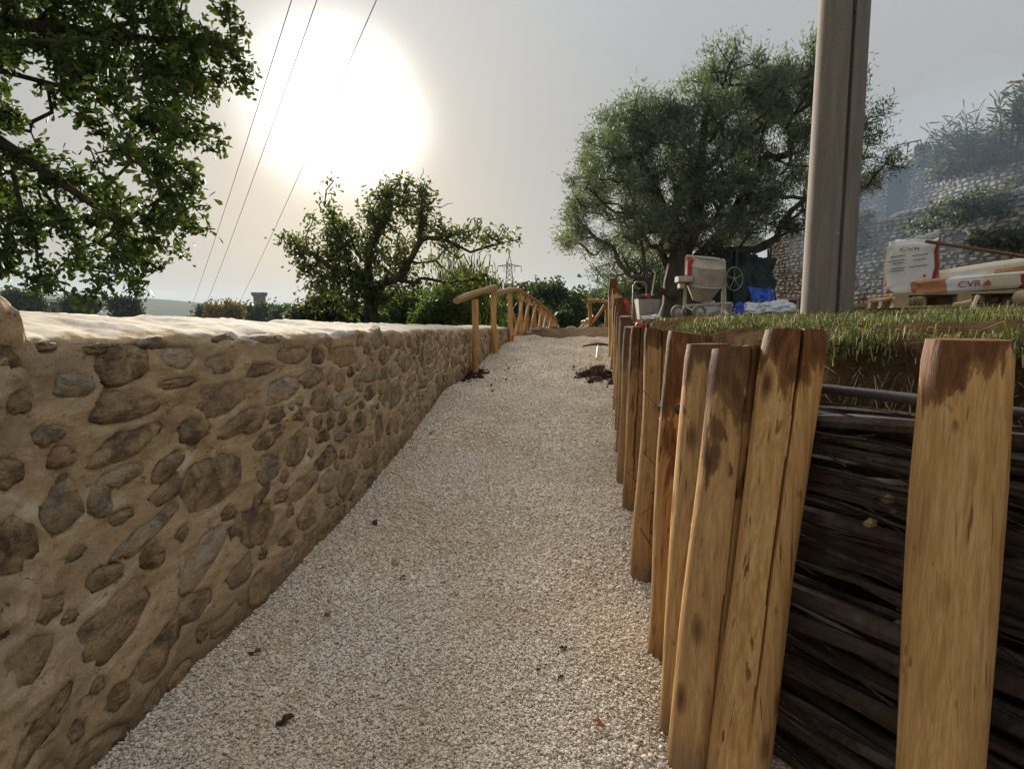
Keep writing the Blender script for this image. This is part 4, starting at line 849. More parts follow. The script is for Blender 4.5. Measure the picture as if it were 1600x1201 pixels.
shrub('bush', 'green bush seen between the first two railing posts', 'bush', [(752, 490, 28, 24), (735, 498, 18, 16)], 22, 2600, .15, .05, 'bush', 304, group=G1)
shrub('reed_clump', 'upright light green reeds growing beyond the wall by the railing', 'reeds', [(722, 482, 14, 26), (737, 486, 10, 22)], 18, 1500, .42, .012, 'bushlight', 305, group=G1, upw=1.6)
shrub('bush', 'dark bush behind the crossed railing bars', 'bush', [(800, 486, 30, 22), (830, 492, 22, 18)], 28, 2600, .18, .06, 'bush', 306, group=G1)
shrub('bush', 'large dark green thicket behind the far end of the railing', 'bush', [(872, 484, 40, 30), (842, 474, 26, 24), (898, 488, 24, 24), (868, 462, 22, 14)], 34, 5200, .2, .07, 'bush', 307, group=G1)
shrub('bush', 'dark thicket behind the red-brown railing', 'bush', [(925, 488, 26, 24), (950, 480, 22, 24), (905, 494, 20, 16)], 40, 2600, .24, .08, 'bush', 308, group=G1)
shrub('broad_tree', 'rounded dark tree on the skyline above the crossed railing', 'tree', [(832, 460, 34, 14), (800, 464, 30, 12), (860, 455, 26, 12), (812, 452, 14, 8)], 80, 4200, .5, .18, 'bush', 309, trunkr=.3, group=G2, npts=60)
shrub('broad_tree', 'wide dark tree on the skyline between cypresses and pylon', 'tree', [(725, 465, 34, 16), (700, 470, 26, 12), (755, 466, 26, 12)], 78, 3600, .5, .18, 'bush', 310, trunkr=.3, group=G2, npts=60)
shrub('umbrella_pine', 'flat-topped umbrella pine on the skyline left of the pylon', 'pine tree', [(728, 436, 28, 11), (712, 442, 16, 9), (745, 442, 16, 9)], 90, 3000, .45, .1, 'cypress', 311, base_px=726, trunkr=.3, group=G2)
shrub('cypress', 'left one of two slim dark cypresses on the skyline', 'cypress', [(678.5, 462, 2.6, 14), (678.5, 472, 3, 12)], 110, 900, .35, .08, 'cypress', 312, trunkr=.2, group=G2, upw=1.2, npts=24, spread=.12)
shrub('cypress', 'right one of two slim dark cypresses on the skyline', 'cypress', [(688, 461, 2.8, 13), (688, 472, 3.2, 12)], 112, 900, .35, .08, 'cypress', 313, trunkr=.2, group=G2, upw=1.2, npts=24, spread=.12)
shrub('cypress', 'broader dark cypress next to the pylon', 'cypress', [(774.5, 446, 4.5, 13), (774.5, 458, 6, 12)], 100, 1200, .4, .1, 'cypress', 314, trunkr=.2, group=G2, upw=1.0, npts=24, spread=.18)
shrub('broad_tree', 'golden autumn tree on the skyline left of the tower', 'tree', [(345, 480, 24, 10), (358, 482, 20, 9)], 130, 2200, .6, .22, 'autumn', 315, trunkr=.3, group=G2)
shrub('broad_tree', 'dark round trees beside the crenellated tower', 'tree', [(395, 484, 22, 8), (420, 485, 22, 9)], 140, 2600, .6, .22, 'bush', 316, trunkr=.3, group=G2)
shrub('broad_tree', 'dark tree left of the golden autumn tree', 'tree', [(322, 485, 12, 7)], 138, 1200, .6, .22, 'bush', 317, trunkr=.3, group=G2)
shrub('broad_tree', 'low dark tree between tower and brown roof', 'tree', [(440, 488, 14, 6), (455, 489, 12, 5)], 120, 1400, .5, .2, 'bush', 318, trunkr=.3, group=G2)
shrub('broad_tree', 'dark tree on the skyline just over the raised wall end', 'tree', [(42, 466, 24, 10), (20, 464, 18, 9)], 110, 2200, .5, .2, 'bush', 319, trunkr=.3, group=G2)
shrub('broad_tree', 'dark tree behind the pale flat roof at left', 'tree', [(118, 470, 18, 9), (140, 474, 14, 7)], 112, 1600, .5, .2, 'bush', 320, trunkr=.3, group=G2)
shrub('broad_tree', 'dark tree under the hanging oak boughs right of the pale roof', 'tree', [(195, 474, 26, 10)], 105, 1600, .5, .2, 'bush', 321, trunkr=.3, group=G2)
# wooded slopes that read as one mass
C = []; r5 = np.random.default_rng(8)
for _ in range(360):
    px = r5.uniform(560, 1130); d = r5.uniform(95, 165); top = np.interp(px, [560, 640, 700, 760, 800, 850, 900, 960, 1130], [482, 472, 470, 466, 460, 466, 466, 456, 436]) + r5.uniform(0, 26)
    c = pix(px, top + 6, d); k = 60; C.append(c + r5.normal(0, 1, (k, 3)) * np.array([1.3, 1.3, 1.0]) * r5.uniform(.7, 1.5))
V, F_ = leaf_mass(np.concatenate(C), .8, .3, 77)
o = link('far_wood', fast_mesh('far_wood', V, F_, M['bush'])); tag(o, 'far dark green wood on the slope behind the railing', kind='stuff')

# ------------------------------------------------------------------ distant buildings, pylon, cables
tb = pix(408, 520, 290); e = empty('tower', tb, 'small grey crenellated stone tower on the skyline', 'tower')
z0, z1 = tb[2], pix(408, 463, 290)[2]; w = 16 * pxm(290); mb = MB(); mb.box((tb[0], tb[1], (z0 + z1) / 2), (w * .85, w * .85, z1 - z0)); mb.build('wall', M['ancient'], e, smooth=False)
mb = MB(); mb.box((tb[0], tb[1], z1 + .45), (w * 1.05, w * 1.05, .9)); mb.build('parapet', M['ancient'], e, smooth=False)
me = None
for i in range(4):
    for j in range(4):
        if 0 < i < 3 and 0 < j < 3: continue
        mb = MB(); c = (tb[0] + (i - 1.5) * w * .32, tb[1] + (j - 1.5) * w * .32, z1 + 1.35)
        if me is None: mb.box((0, 0, 0), (w * .19, w * .19, .95)); me = mb.mesh('merlon', M['ancient'], smooth=False)
        q = link('merlon', me, e); q.location = np.array(c) - np.array(e.location)
mb = MB(); mb.box((tb[0] - .2, tb[1] - w * .43, z1 - 2), (.7, .12, 1.4)); mb.build('window', M['darkglass'], e, smooth=False)
def house(px0, px1, ytop, yeave, d, label, roofm, wallm, pitched=True, chim=False):
    a, b = pix(px0, ytop, d), pix(px1, yeave, d); cx_ = (a[0] + b[0]) / 2; wd = b[0] - a[0]; gz = float(zg(cx_, d)) - .3
    e = empty('house', (cx_, d, gz), label, 'house'); dep = wd * .7; mb = MB(); mb.box((cx_, d, (gz + b[2]) / 2), (wd * .92, dep, b[2] - gz)); mb.build('wall', wallm, e, smooth=False)
    mb = MB()
    if pitched:
        hx, hy = wd / 2, dep / 2 + .4; zt = a[2]; ze = b[2] + .02
        mb.add([(cx_ - hx, d - hy, ze), (cx_ + hx, d - hy, ze), (cx_ + hx, d + hy, ze), (cx_ - hx, d + hy, ze), (cx_ - hx * .75, d, zt), (cx_ + hx * .75, d, zt)], [(0, 1, 5, 4), (2, 3, 4, 5), (1, 2, 5), (3, 0, 4), (3, 2, 1, 0)])
    else: mb.box((cx_, d, (a[2] + b[2]) / 2 + .03), (wd, dep + .8, a[2] - b[2]))
    rf = mb.build('roof', roofm, e, smooth=False)
    if chim:
        mb = MB(); mb.box((0, 0, 0), (.7, .7, 1.8)); c = mb.build('chimney', M['plaster'], rf, smooth=False); c.location = (wd * .22, 0, a[2] - gz + .3)
        for v in c.data.vertices: v.co += Vector(rf.location) * 0
    for i in range(3):
        mb = MB(); mb.box((cx_ + (i - 1) * wd * .28, d - dep / 2 - .01, b[2] - 1.6), (wd * .09, .1, 1.2)); mb.build('window', M['darkglass'], e, smooth=False)
    return e
house(446, 506, 481, 492, 62, 'low house with brown tiled roof behind the bush left of the gnarled oak', M['roof'], M['plaster'], True, True)
house(58, 106, 468, 473, 120, 'pale flat-roofed house at left beneath the hanging oak boughs', M['plaster'], M['ancient'], False)
# pylon
D = 270.; pb = pix(796, 492, D); e = empty('pylon', pb, 'steel lattice pylon with crossarm on the skyline', 'electricity pylon'); mb = MB(); H = pix(796, 398, D)[2] - pb[2]; hw = lambda t: 3.0 * (1 - t) + .45 * t
T = np.linspace(0, .86, 12); r_ = .17
for sx in (-1, 1):
    for sy in (-1, 1): mb.tube([(pb[0] + sx * hw(t), D + sy * hw(t), pb[2] + H * t) for t in T] + [(pb[0], D, pb[2] + H)], r_, 4)
for a, b in zip(T[:-1], T[1:]):
    for s in (-1, 1):
        for (x0, y0, x1, y1) in ((-1, s, 1, s), (s, -1, s, 1)):
            mb.tube([(pb[0] + x0 * hw(a), D + y0 * hw(a), pb[2] + H * a), (pb[0] + x1 * hw(b), D + y1 * hw(b), pb[2] + H * b)], .1, 4); mb.tube([(pb[0] + x1 * hw(a), D + y1 * hw(a), pb[2] + H * a), (pb[0] + x0 * hw(b), D + y0 * hw(b), pb[2] + H * b)], .1, 4)
mb.build('lattice_mast', M['pylon'], e, smooth=False)
za = pix(796, 416, D)[2]
mb = MB(); hl = 5.2
for s in (-1, 1): mb.tube([(pb[0] - hl, D, za), (pb[0], D + s * .5, za + .9), (pb[0] + hl, D, za)], .15, 4); mb.tube([(pb[0] - hl, D, za), (pb[0] + hl, D, za)], .13, 4)
mb.build('crossarm', M['pylon'], e, smooth=False)
for s in (-1, -.45, .45, 1): mb = MB(); mb.tube([(pb[0] + s * hl, D, za), (pb[0] + s * hl, D, za - 2.6)], .14, 5); mb.build('insulator', M['pylon'], e)
def cable(a, b, sag, r, label, group=None):
    mb = MB(); mb.tube([a + (b - a) * t - np.array([0, 0, sag * 4 * t * (1 - t)]) for t in np.linspace(0, 1, 40)], r, 5); mb.build('power_cable', M['cable'], org=a, label=label, cat='power cable', group=group)
cable(pix(298, 482, 150), pix(500, -140, 30), .6, .028, 'left one of three thin cables rising past the sun glow', 'power cables crossing the sky')
cable(pix(318, 484, 150), pix(545, -140, 30), .6, .028, 'middle one of three thin cables rising past the sun glow', 'power cables crossing the sky')
cable(pix(372, 476, 150), pix(650, -140, 30), .6, .028, 'right one of three thin cables rising past the sun glow', 'power cables crossing the sky')

# ------------------------------------------------------------------ castle terraces on the right
cs = empty('castle_wall', (11.5, 22, 0), 'tall grey rubble castle wall in two tiers behind blue smoke', 'castle wall')
def wline(px0, d0, px1, d1): return pix(px0, 490, d0)[:2], pix(px1, 490, d1)[:2]
def tier(name, A, B, z0, za, zb_, thick, seed, hole=None, batter=.05, count=1500, sw=.25, sh=.125):
    A, B = np.array(A), np.array(B); L = np.linalg.norm(B - A); u = (B - A) / L; n2 = np.array([u[1], -u[0]]); n2 = n2 if np.dot(n2, -A) > 0 else -n2
    r_ = np.random.default_rng(seed); nu, nv = 90, 26; V = []
    topz = lambda s: za + (zb_ - za) * s / L + .18 * mn.noise(Vector((s * .9, seed, 0))) + .08 * mn.noise(Vector((s * 3, seed, 0)))
    for i in range(nu):
        s = L * i / (nu - 1); zt = topz(s)
        for j in range(nv + 4):
            if j < nv: t = j / (nv - 1); z = z0 + (zt - z0) * t; off = -batter * (z - z0) + .06 * mn.noise(Vector((s * .7, z * .7, seed))) + .03 * mn.noise(Vector((s * 3, z * 3, seed)))
            else: q = (j - nv + 1) / 4; z = zt + .04 * mn.noise(Vector((s * 2, q * 4, seed))) ; off = -batter * (zt - z0) - thick * q
            if j == nv + 3: z = z0
            P = A + u * s + n2 * off; V.append((P[0], P[1], z))
    o = link(name, fast_mesh(name, np.array(V) - np.array(cs.location), grid_faces(nu, nv + 4), M['castlemortar'], True), cs)
    mb = MB(); z = z0; big = []
    while z < max(za, zb_) + .2:
        h = sh * r_.uniform(.7, 1.35); s = r_.uniform(0, .3)
        while s < L:
            w_ = sw * r_.uniform(.5, 1.6); zz = z + h / 2 + .09 * mn.noise(Vector((s * .6, z, seed))) + r_.uniform(-.03, .03)
            if zz + h * .4 < topz(s) and not (hole and hole[0] < s + w_ / 2 < hole[1] and hole[2] < zz < hole[3]) and r_.random() < .93:
                off = -batter * (zz - z0) + .05 + .05 * mn.noise(Vector((s * .7, zz * .7, seed))) + r_.uniform(-.015, .03); c2 = A + u * (s + w_ / 2) + n2 * off; a, b = w_ * r_.uniform(.36, .5), h * r_.uniform(.34, .52)
                q = [(-a * r_.uniform(.6, 1), -b), (a * r_.uniform(.6, 1), -b * r_.uniform(.6, 1)), (a, b * r_.uniform(.5, 1)), (-a * r_.uniform(.6, 1), b * r_.uniform(.7, 1))]
                f3 = lambda x, zq, o_: (c2[0] + u[0] * x + n2[0] * o_, c2[1] + u[1] * x + n2[1] * o_, zz + zq)
                mb.add([f3(x, y, -.05) for x, y in q] + [f3(x * .84, y * .8, .035) for x, y in q], [(0, 1, 5, 4), (1, 2, 6, 5), (2, 3, 7, 6), (3, 0, 4, 7), (4, 5, 6, 7)])
            s += w_ + .02
        z += h
    o2 = mb.build('stones', M['castle'], cs, smooth=False); o2['kind'] = 'stuff'
    return A, u, n2, L, topz
cA, cB = wline(1190, 27, 1720, 14.5)
lower = tier('lower_tier', cA, cB, 1.3, 4.75, 4.85, 2.6, 3)
uA, uB = wline(1385, 25.5, 1720, 16.5)
upper = tier('upper_tier', uA, uB, 4.2, 7.55, 7.2, 1.0, 5)
lA, lB = wline(1270, 29, 1400, 27.0)
left_ = tier('receding_tier', lA, lB, 3.9, 7.6, 7.9, .8, 6)
mb = MB(); a = pix(1392, 300, 25.3); b = pix(1420, 300, 24.9); mb.box(((a[0] + b[0]) / 2 , (a[1] + b[1]) / 2, 6.05), (.8, .3, 2.6), math.atan2(b[1] - a[1], b[0] - a[0])); mb.build('doorway', M['darkglass'], cs, smooth=False)
mb = MB(); ra, rb_ = pix(1396, 262, 25.2), pix(1436, 258, 24.4); ra[2] = 7.55; rb_[2] = 7.55
for t in (0, .5, 1): p = ra + (rb_ - ra) * t; mb.tube([p, p + np.array([0, 0, .62])], .03, 5)
mb.tube([ra + np.array([0, 0, .6]), rb_ + np.array([0, 0, .6])], .03, 5); mb.build('terrace_railing', M['iron'], cs)
# hearth-like opening with a frame at the wall foot
fp = pix(1246, 470, 25.0); u = lower[1]; mb = MB(); ax = np.array([[u[0], u[1], 0], [-u[1], u[0], 0], [0, 0, 1]]); n2 = np.append(lower[2], 0)
P = np.append(lower[0] + u * (np.dot(fp[:2] - lower[0], u)), 0) + n2 * .16
mb.box(P + np.array([0, 0, 2.1]), (1.15, .12, .12), ax=ax)
for s in (-.5, .5): mb.box(P + np.append(u * s, 1.65), (.13, .12, .8), ax=ax)
fr = mb.build('opening_frame', M['rust'], cs, smooth=False); mb = MB(); mb.box(P - n2 * .03 + np.array([0, 0, 1.65]), (.9, .1, .8), ax=ax); q = mb.build('opening', M['darkglass'], cs, smooth=False)
# vegetation on the terraces
def cane(px, py_base, d, h_px, w_px, n, label, seed):
    c = pix(px, py_base, d); e = empty('reed_clump', c, label, 'reeds', 'reeds on the castle terraces'); r_ = random.Random(seed); st = MB(); C = []; A = []; m = pxm(d)
    for _ in range(n):
        a = r_.gauss(0, .22) * w_px * m; h = h_px * m * r_.uniform(.55, 1.05); ln = r_.gauss(.12, .14); b = c + np.array([a, r_.gauss(0, .4), -.2]); P = [b + np.array([ln * h * t * t + a * .5 * t, 0, h * t]) for t in np.linspace(0, 1, 6)]
        st.tube(P, [.018, .017, .015, .012, .009, .005], 4)
        for t in np.linspace(.2, 1, 17):
            i = min(4, int(t * 5)); f = t * 5 - i; C.append(P[i] + (P[i + 1] - P[i]) * f); A.append((r_.choice((-1, 1)) * r_.uniform(.5, 1.0), r_.gauss(0, .5), r_.uniform(.0, .9)))
    st.build('stems', M['reed'], e)['kind'] = 'stuff'; V, F_ = leaf_mass(np.array(C), .42, .022, seed, .2, .0, np.array(A) * 2.2); q = link('crown', fast_mesh('crown', V - c, F_, M['reed']), e); q['kind'] = 'stuff'
cane(1498, 262, 20.5, 78, 80, 46, 'dense clump of giant reeds in the middle of the castle terrace', 71)
cane(1592, 212, 17.5, 88, 46, 34, 'tall giant reeds at the right end of the castle terrace', 72)
shrub_m = dict(n=0)
def ivy(label, lobes, d, n, seed, L=.16, m='ivy', upw=None):
    pts, _ = lobe_pts(lobes, d, n, seed, .5); c = pts.mean(0); c[2] = pts[:, 2].min()
    e = empty('creeper', c, label, 'creeper', 'wild shrubs on the castle wall'); V, F_ = leaf_mass(pts, L, L * .32, seed, .25, .2); q = link('foliage', fast_mesh('foliage', V - c, F_, M[m]), e); q['kind'] = 'stuff'
    mb = MB(); random.seed(seed)
    for k in range(26): a, b = pts[random.randrange(n)], pts[random.randrange(n)]; b = a + (b - a) * min(1, 1.2 / (np.linalg.norm(b - a) + .01)); mb.tube([a, (a + b) / 2 + np.array([0, 0, .06]), b], .012, 4)
    mb.build('stems', M['oakbark'], e)['kind'] = 'stuff'
    return e
ivy('small bushy shrub beside the terrace railing on the castle', [(1441, 238, 11, 16), (1446, 255, 15, 9), (1430, 250, 7, 5)], 23.2, 420, 81)
ivy('dark shrub mass along the upper castle wall under the reeds', [(1500, 262, 42, 14), (1560, 240, 38, 18), (1475, 272, 24, 10)], 19.6, 900, 82, .13)
ivy('dark creeper hanging over the lower castle wall at right', [(1490, 330, 40, 22), (1540, 318, 50, 26), (1590, 330, 40, 34), (1600, 290, 30, 20), (1440, 352, 30, 10)], 17.2, 2200, 83, .12)
ivy('thin creeper low on the castle wall near the bags', [(1545, 375, 36, 16), (1590, 372, 26, 18)], 16.2, 900, 84)
ivy('dark bush hanging at the castle wall corner beside the concrete pole', [(1350, 345, 14, 14), (1342, 372, 8, 22)], 22.0, 800, 85)
# ------------------------------------------------------------------ concrete pole
pb = pix(1291, 489, 4.6); pb[2] = float(zb(pb[0], pb[1])) - .15; e = empty('utility_pole', pb, 'tall grey-brown concrete utility pole with a long dark seam', 'utility pole'); mb = MB(); H = 8.6; vs = []; seg = 40; seam = -1.62; angs = sorted([2 * math.pi * k / seg for k in range(seg)] + [(seam + a) % (2 * math.pi) for a in (-.11, -.09, 0, .05, .065)]); nr = 70
for i in range(nr):
    t = i / (nr - 1); r = .178 - .045 * t
    for a in angs:
        da = (a - seam + math.pi) % (2 * math.pi) - math.pi; wv = .02 * mn.noise(Vector((0, 0, t * 9)))
        f = 1 - (.22 if -.1 < da + wv * .5 < .055 else 0) + .006 * mn.noise(Vector((math.cos(a) * 3, math.sin(a) * 3, t * 30)))
        vs.append((pb[0] + math.cos(a) * r * f, pb[1] + math.sin(a) * r * f, pb[2] + H * t))
n = len(angs); mb.add(vs, [(i * n + k, i * n + (k + 1) % n, (i + 1) * n + (k + 1) % n, (i + 1) * n + k) for i in range(nr - 1) for k in range(n)] + [tuple(range((nr - 1) * n, nr * n))]); mb.build('shaft', M['concrete'], e)
# dark strip set along the seam groove
mb = MB(); mb.tube([(pb[0] + math.cos(seam) * (.160 - .043 * t), pb[1] + math.sin(seam) * (.160 - .043 * t), pb[2] + H * t) for t in np.linspace(.26, 1, 30)], .011, 6); mb.build('seam_strip', M['iron'], e)

# ------------------------------------------------------------------ railings
def log_between(a, b, r, seed, seg=9, rings=9, bow=.02):
    a, b = np.asarray(a, float), np.asarray(b, float); r_ = random.Random(seed); mb = MB(); q = np.array([r_.gauss(0, bow), r_.gauss(0, bow), r_.gauss(0, bow)]); random.seed(seed)
    mb.tube([a + (b - a) * t + q * math.sin(math.pi * t) for t in np.linspace(0, 1, rings)], [r * (1 + .06 * math.sin(t * 11 + seed)) for t in np.linspace(0, 1, rings)], seg, True, .05); return mb
def lpart(name, a, b, r, e, seed, color, bow=.02):
    b_ = log_between(np.asarray(a, float) - np.asarray(a), np.asarray(b, float) - np.asarray(a), r, seed, bow=bow); q = link(name, b_.mesh(name, M['rail']), e); q.location = np.asarray(a, float) - np.array(e.location); q.color = color; return q
posts = [pix(742, 582, 8.95), pix(776, 555, 10.7), pix(800, 534, 12.4)]
tops = [pix(742, 468, 8.95), pix(771, 459, 10.6), pix(797, 458, 12.4)]
for s in range(1, 9):
    Y = 12.4 + s * 1.0; X = 0.0 + (np.interp(s, [0, 8], [.0, 1.5])); px = 800 + FPX * X / Y; ty = np.interp(s, [0, 1, 8], [452, 458, 504]); tops.append(pix(px, ty, Y)); posts.append(np.array([X, Y, float(tops[-1][2]) - 1.02]))
e = empty('log_railing', posts[0], 'peeled log handrail with crossed braces running over the crest at left', 'railing'); cp = (.1, .9, 0, 1)
for i, (a, b) in enumerate(zip(posts, tops)): lpart('post', a - np.array([0, 0, .2]), b, .05 if i < 3 else .04, e, 500 + i, (.3, .9 if i else .75, 0, 1), .02)
rl = [t + np.array([0, 0, .06]) for t in tops]
lpart('rail', rl[0] + np.array([-.2, -.75, -.09]), rl[1] + np.array([.03, .15, .05]), .052, e, 520, (.05, .75, .55, 1), .03); lpart('rail', rl[1] + np.array([0, -.1, -.06]), rl[2] + np.array([.02, .25, .03]), .05, e, 521, (.05, .8, .4, 1))
for i in range(2, len(tops) - 1): lpart('rail', rl[i] + np.array([0, -.05, 0]), rl[i + 1] + np.array([0, .1, 0]), .042, e, 530 + i, (.1, .8, .1, 1))
for i in range(2, len(tops) - 1):
    lpart('brace', posts[i] + np.array([.05, .05, .12]), tops[i + 1] + np.array([.05, -.05, -.08]), .03, e, 550 + i, (.05, .95, .0, 1)); lpart('brace', tops[i] + np.array([-.05, .05, -.08]), posts[i + 1] + np.array([-.05, -.05, .12]), .03, e, 570 + i, (.3, .7, .0, 1))
# railing on the far right side of the crest
e = empty('log_railing', pix(920, 508, 20), 'reddish log railing far off behind the palisade end', 'railing')
rb1 = [pix(922, 510, 20), pix(948, 508, 19.5), pix(990, 506, 18.5), pix(1032, 505, 18)]; rt1 = [pix(921, 471, 20), pix(948, 473, 19.5), pix(992, 474, 18.5), pix(1034, 474, 18)]
for i in range(4): lpart('post', rb1[i] - np.array([0, 0, .15]), rt1[i], .065, e, 600 + i, (.9, .6, 0, 1))
for i in range(3):
    lpart('rail', rt1[i] + np.array([-.05, 0, .03]), rt1[i + 1] + np.array([.05, 0, .03]), .06, e, 610 + i, (.9, .6, 0, 1)); lpart('brace', rb1[i] + np.array([.06, 0, .1]), rt1[i + 1] + np.array([-.06, 0, -.06]), .045, e, 620 + i, (.1, .85, 0, 1))
e = empty('log_railing', pix(912, 512, 24), 'low end of a brown log railing dropping behind the crest', 'railing')
for i in range(6):
    a, b = pix(904 + i * 3.4, 513, 25 - i), pix(909 + i * 3.6, 502 - i * 1.4, 25 - i); lpart('post', a - np.array([0, 0, .3]), b, .03, e, 640 + i, (.4, .3, 0, 1))
    if i: lpart('rail', pv, b, .03, e, 650 + i, (.4, .3, 0, 1)); lpart('brace', pa, b - np.array([0, 0, .05]), .022, e, 660 + i, (.1, .4, 0, 1))
    pv, pa = b, a
for i, (px, py, d, s) in enumerate(((893, 512, 16.5, .12), (815, 516, 14.2, .07), (838, 515, 14.6, .08), (866, 513, 15.5, .06), (826, 517, 13.9, .05))):
    c = pix(px, py, d); c[2] = float(zp(d)) + s * .3; bm = bmesh.new(); bmesh.ops.create_icosphere(bm, subdivisions=2, radius=s); mb = MB()
    mb.add([(v.co.x * 1.4 + c[0], v.co.y + c[1], v.co.z * .7 * (1 + .3 * mn.noise(v.co * 9 + Vector((i, 0, 0)))) + c[2]) for v in bm.verts], [[v.index for v in f.verts] for f in bm.faces]); bm.free()
    mb.build('rock', M['rock'], org=c, label=['white stone lying alone on the crest of the track', 'pale stone at the foot of the third railing post', 'pale stone under the second crossed brace', 'small pale stone under the far end of the railing', 'smallest pale stone right by the gravel edge'][i], cat='stone', group='stones on the crest', smooth=False)

# ------------------------------------------------------------------ pallet with sacks
FL = pix(1396, 481, 6.15); u = norm((1.25, -.30, 0.02)); v = np.array([-u[1], u[0], 0]); v = norm(v); upz = np.cross(u, v); AXP = np.array([u, v, upz]); zt = float(FL[2])
G = FL.copy(); G[2] = min(float(zb(G[0], G[1])), zt) ; e = empty('wooden_pallet', FL, 'wooden pallet on the grass carrying cement sacks', 'pallet')
def pp(a, b, c): return FL + u * a + v * b + upz * c
for i in range(5): mb = MB(); mb.box(pp(.62, .07 + i * .165, .135), (1.25, .125, .022), ax=AXP); mb.build('deck_board', M['pallet'], e, smooth=False)
for i in range(3): mb = MB(); mb.box(pp(.07 + i * .55, .40, .112), (.12, .8, .02), ax=AXP); mb.build('stringer_board', M['pallet'], e, smooth=False)
for i in range(3):
    for j in range(3): mb = MB(); mb.box(pp(.07 + i * .55, .05 + j * .35, .06), (.13, .1, .082), ax=AXP); mb.build('block', M['pallet'], e, smooth=False)
for j in range(3): mb = MB(); mb.box(pp(.62, .05 + j * .35, .009), (1.25, .1, .02), ax=AXP); mb.build('skid_board', M['pallet'], e, smooth=False)
p0 = pix(1357, 473, 6.2); p1 = pix(1420, 464, 6.35); mb = MB(); dirp = norm(p1 - p0); sd = norm(np.cross((0, 0, 1), dirp)); up_ = np.cross(dirp, sd)
mb.add([p0, p0 + dirp * .14 + sd * .05, p0 + dirp * .14 - sd * .05, p1 + sd * .05, p1 - sd * .05] + [q + up_ * .022 for q in (p0, p0 + dirp * .14 + sd * .05, p0 + dirp * .14 - sd * .05, p1 + sd * .05, p1 - sd * .05)], [(0, 2, 4, 3, 1), (5, 6, 8, 9, 7), (0, 1, 6, 5), (1, 3, 8, 6), (3, 4, 9, 8), (4, 2, 7, 9), (2, 0, 5, 7)])
mb.build('pointed_plank', M['pallet'], org=p0, label='pointed board sticking out left of the sack pallet', cat='board', smooth=False)
def sack(name, c, size, ax, mats, zone, label, seed, wr=.012, sq=.28, nu=44, nv=30, floor=True):
    """pillow-shaped sack: superellipsoid with creases; zone(x, y, z in -1..1) gives the material slot"""
    e = empty(name, c, label, 'cement sack'); vs = []; fs = []; mi = []
    sp = lambda w, p: math.copysign(abs(w) ** p, w)
    P = []
    for i in range(nv + 1):
        ph = -math.pi / 2 + math.pi * i / nv
        for j in range(nu):
            th = 2 * math.pi * j / nu; x = sp(math.cos(ph), sq) * sp(math.cos(th), sq); y = sp(math.cos(ph), sq) * sp(math.sin(th), sq); z = sp(math.sin(ph), sq); P.append((x, y, z))
            d_ = 1 + wr / min(size) * 2 * (mn.noise(Vector((x * 2.2 + seed, y * 2, z * 2.4))) + .6 * mn.noise(Vector((x * 5 + seed, y * 5, z * 6))))
            vs.append(np.asarray(c) + ax[0] * x * size[0] / 2 * d_ + ax[1] * y * size[1] / 2 * d_ + ax[2] * (z * d_ + 1) * size[2] / 2)
    mb = MB()
    for i in range(nv):
        for j in range(nu):
            f = (i * nu + j, i * nu + (j + 1) % nu, (i + 1) * nu + (j + 1) % nu, (i + 1) * nu + j); fs.append(f); ctr = np.mean([P[q] for q in f], 0); mi.append(zone(*ctr))
    mb.v = [tuple(v_) for v_ in vs]; mb.f = fs; mb.m = mi; o = mb.build('sack_body', mats, e); return e
def lettering(txt, name, c, ax_x, ax_z, h, m, parent, stretch=1.0, label=None, extr=.0015):
    cu = bpy.data.curves.new('t', 'FONT'); cu.body = txt; cu.size = 1; cu.extrude = .02; cu.align_x = 'CENTER'; cu.offset = .012; to = bpy.data.objects.new('t', cu); COL.objects.link(to); dg = bpy.context.evaluated_depsgraph_get(); me = bpy.data.meshes.new_from_object(to.evaluated_get(dg)); bpy.data.objects.remove(to)
    s = h / .72; nrm = np.cross(ax_x, ax_z); mw = Matrix((( ax_x[0], ax_z[0], -nrm[0] * -1, 0), (ax_x[1], ax_z[1], nrm[1], 0), (ax_x[2], ax_z[2], nrm[2], 0), (0, 0, 0, 1)))
    me.transform(Matrix.Diagonal((s * stretch, s, s * .06, 1))); me.transform(mw); me.transform(Matrix.Translation(Vector(np.asarray(c) - np.array(parent.location)))); me.materials.clear(); me.materials.append(m)
    o = link(name, me, parent); return o
def panel(name, c, ax_x, ax_z, w, h, m, parent, bend=0, tri=False):
    nrm = np.cross(ax_x, ax_z); mb = MB()
    q = [(-w / 2, -h / 2), (w / 2, -h / 2), (0, h / 2)] if tri else [(-w / 2, -h / 2), (w / 2, -h / 2), (w / 2, h / 2), (-w / 2, h / 2)]
    k = len(q); mb.add([np.asarray(c) + ax_x * x + ax_z * z + nrm * o_ for o_ in (0, .003) for x, z in q], [tuple(range(k))[::-1], tuple(range(k, 2 * k))] + [(i, (i + 1) % k, k + (i + 1) % k, k + i) for i in range(k)]); return mb.build(name, m, parent, smooth=False)
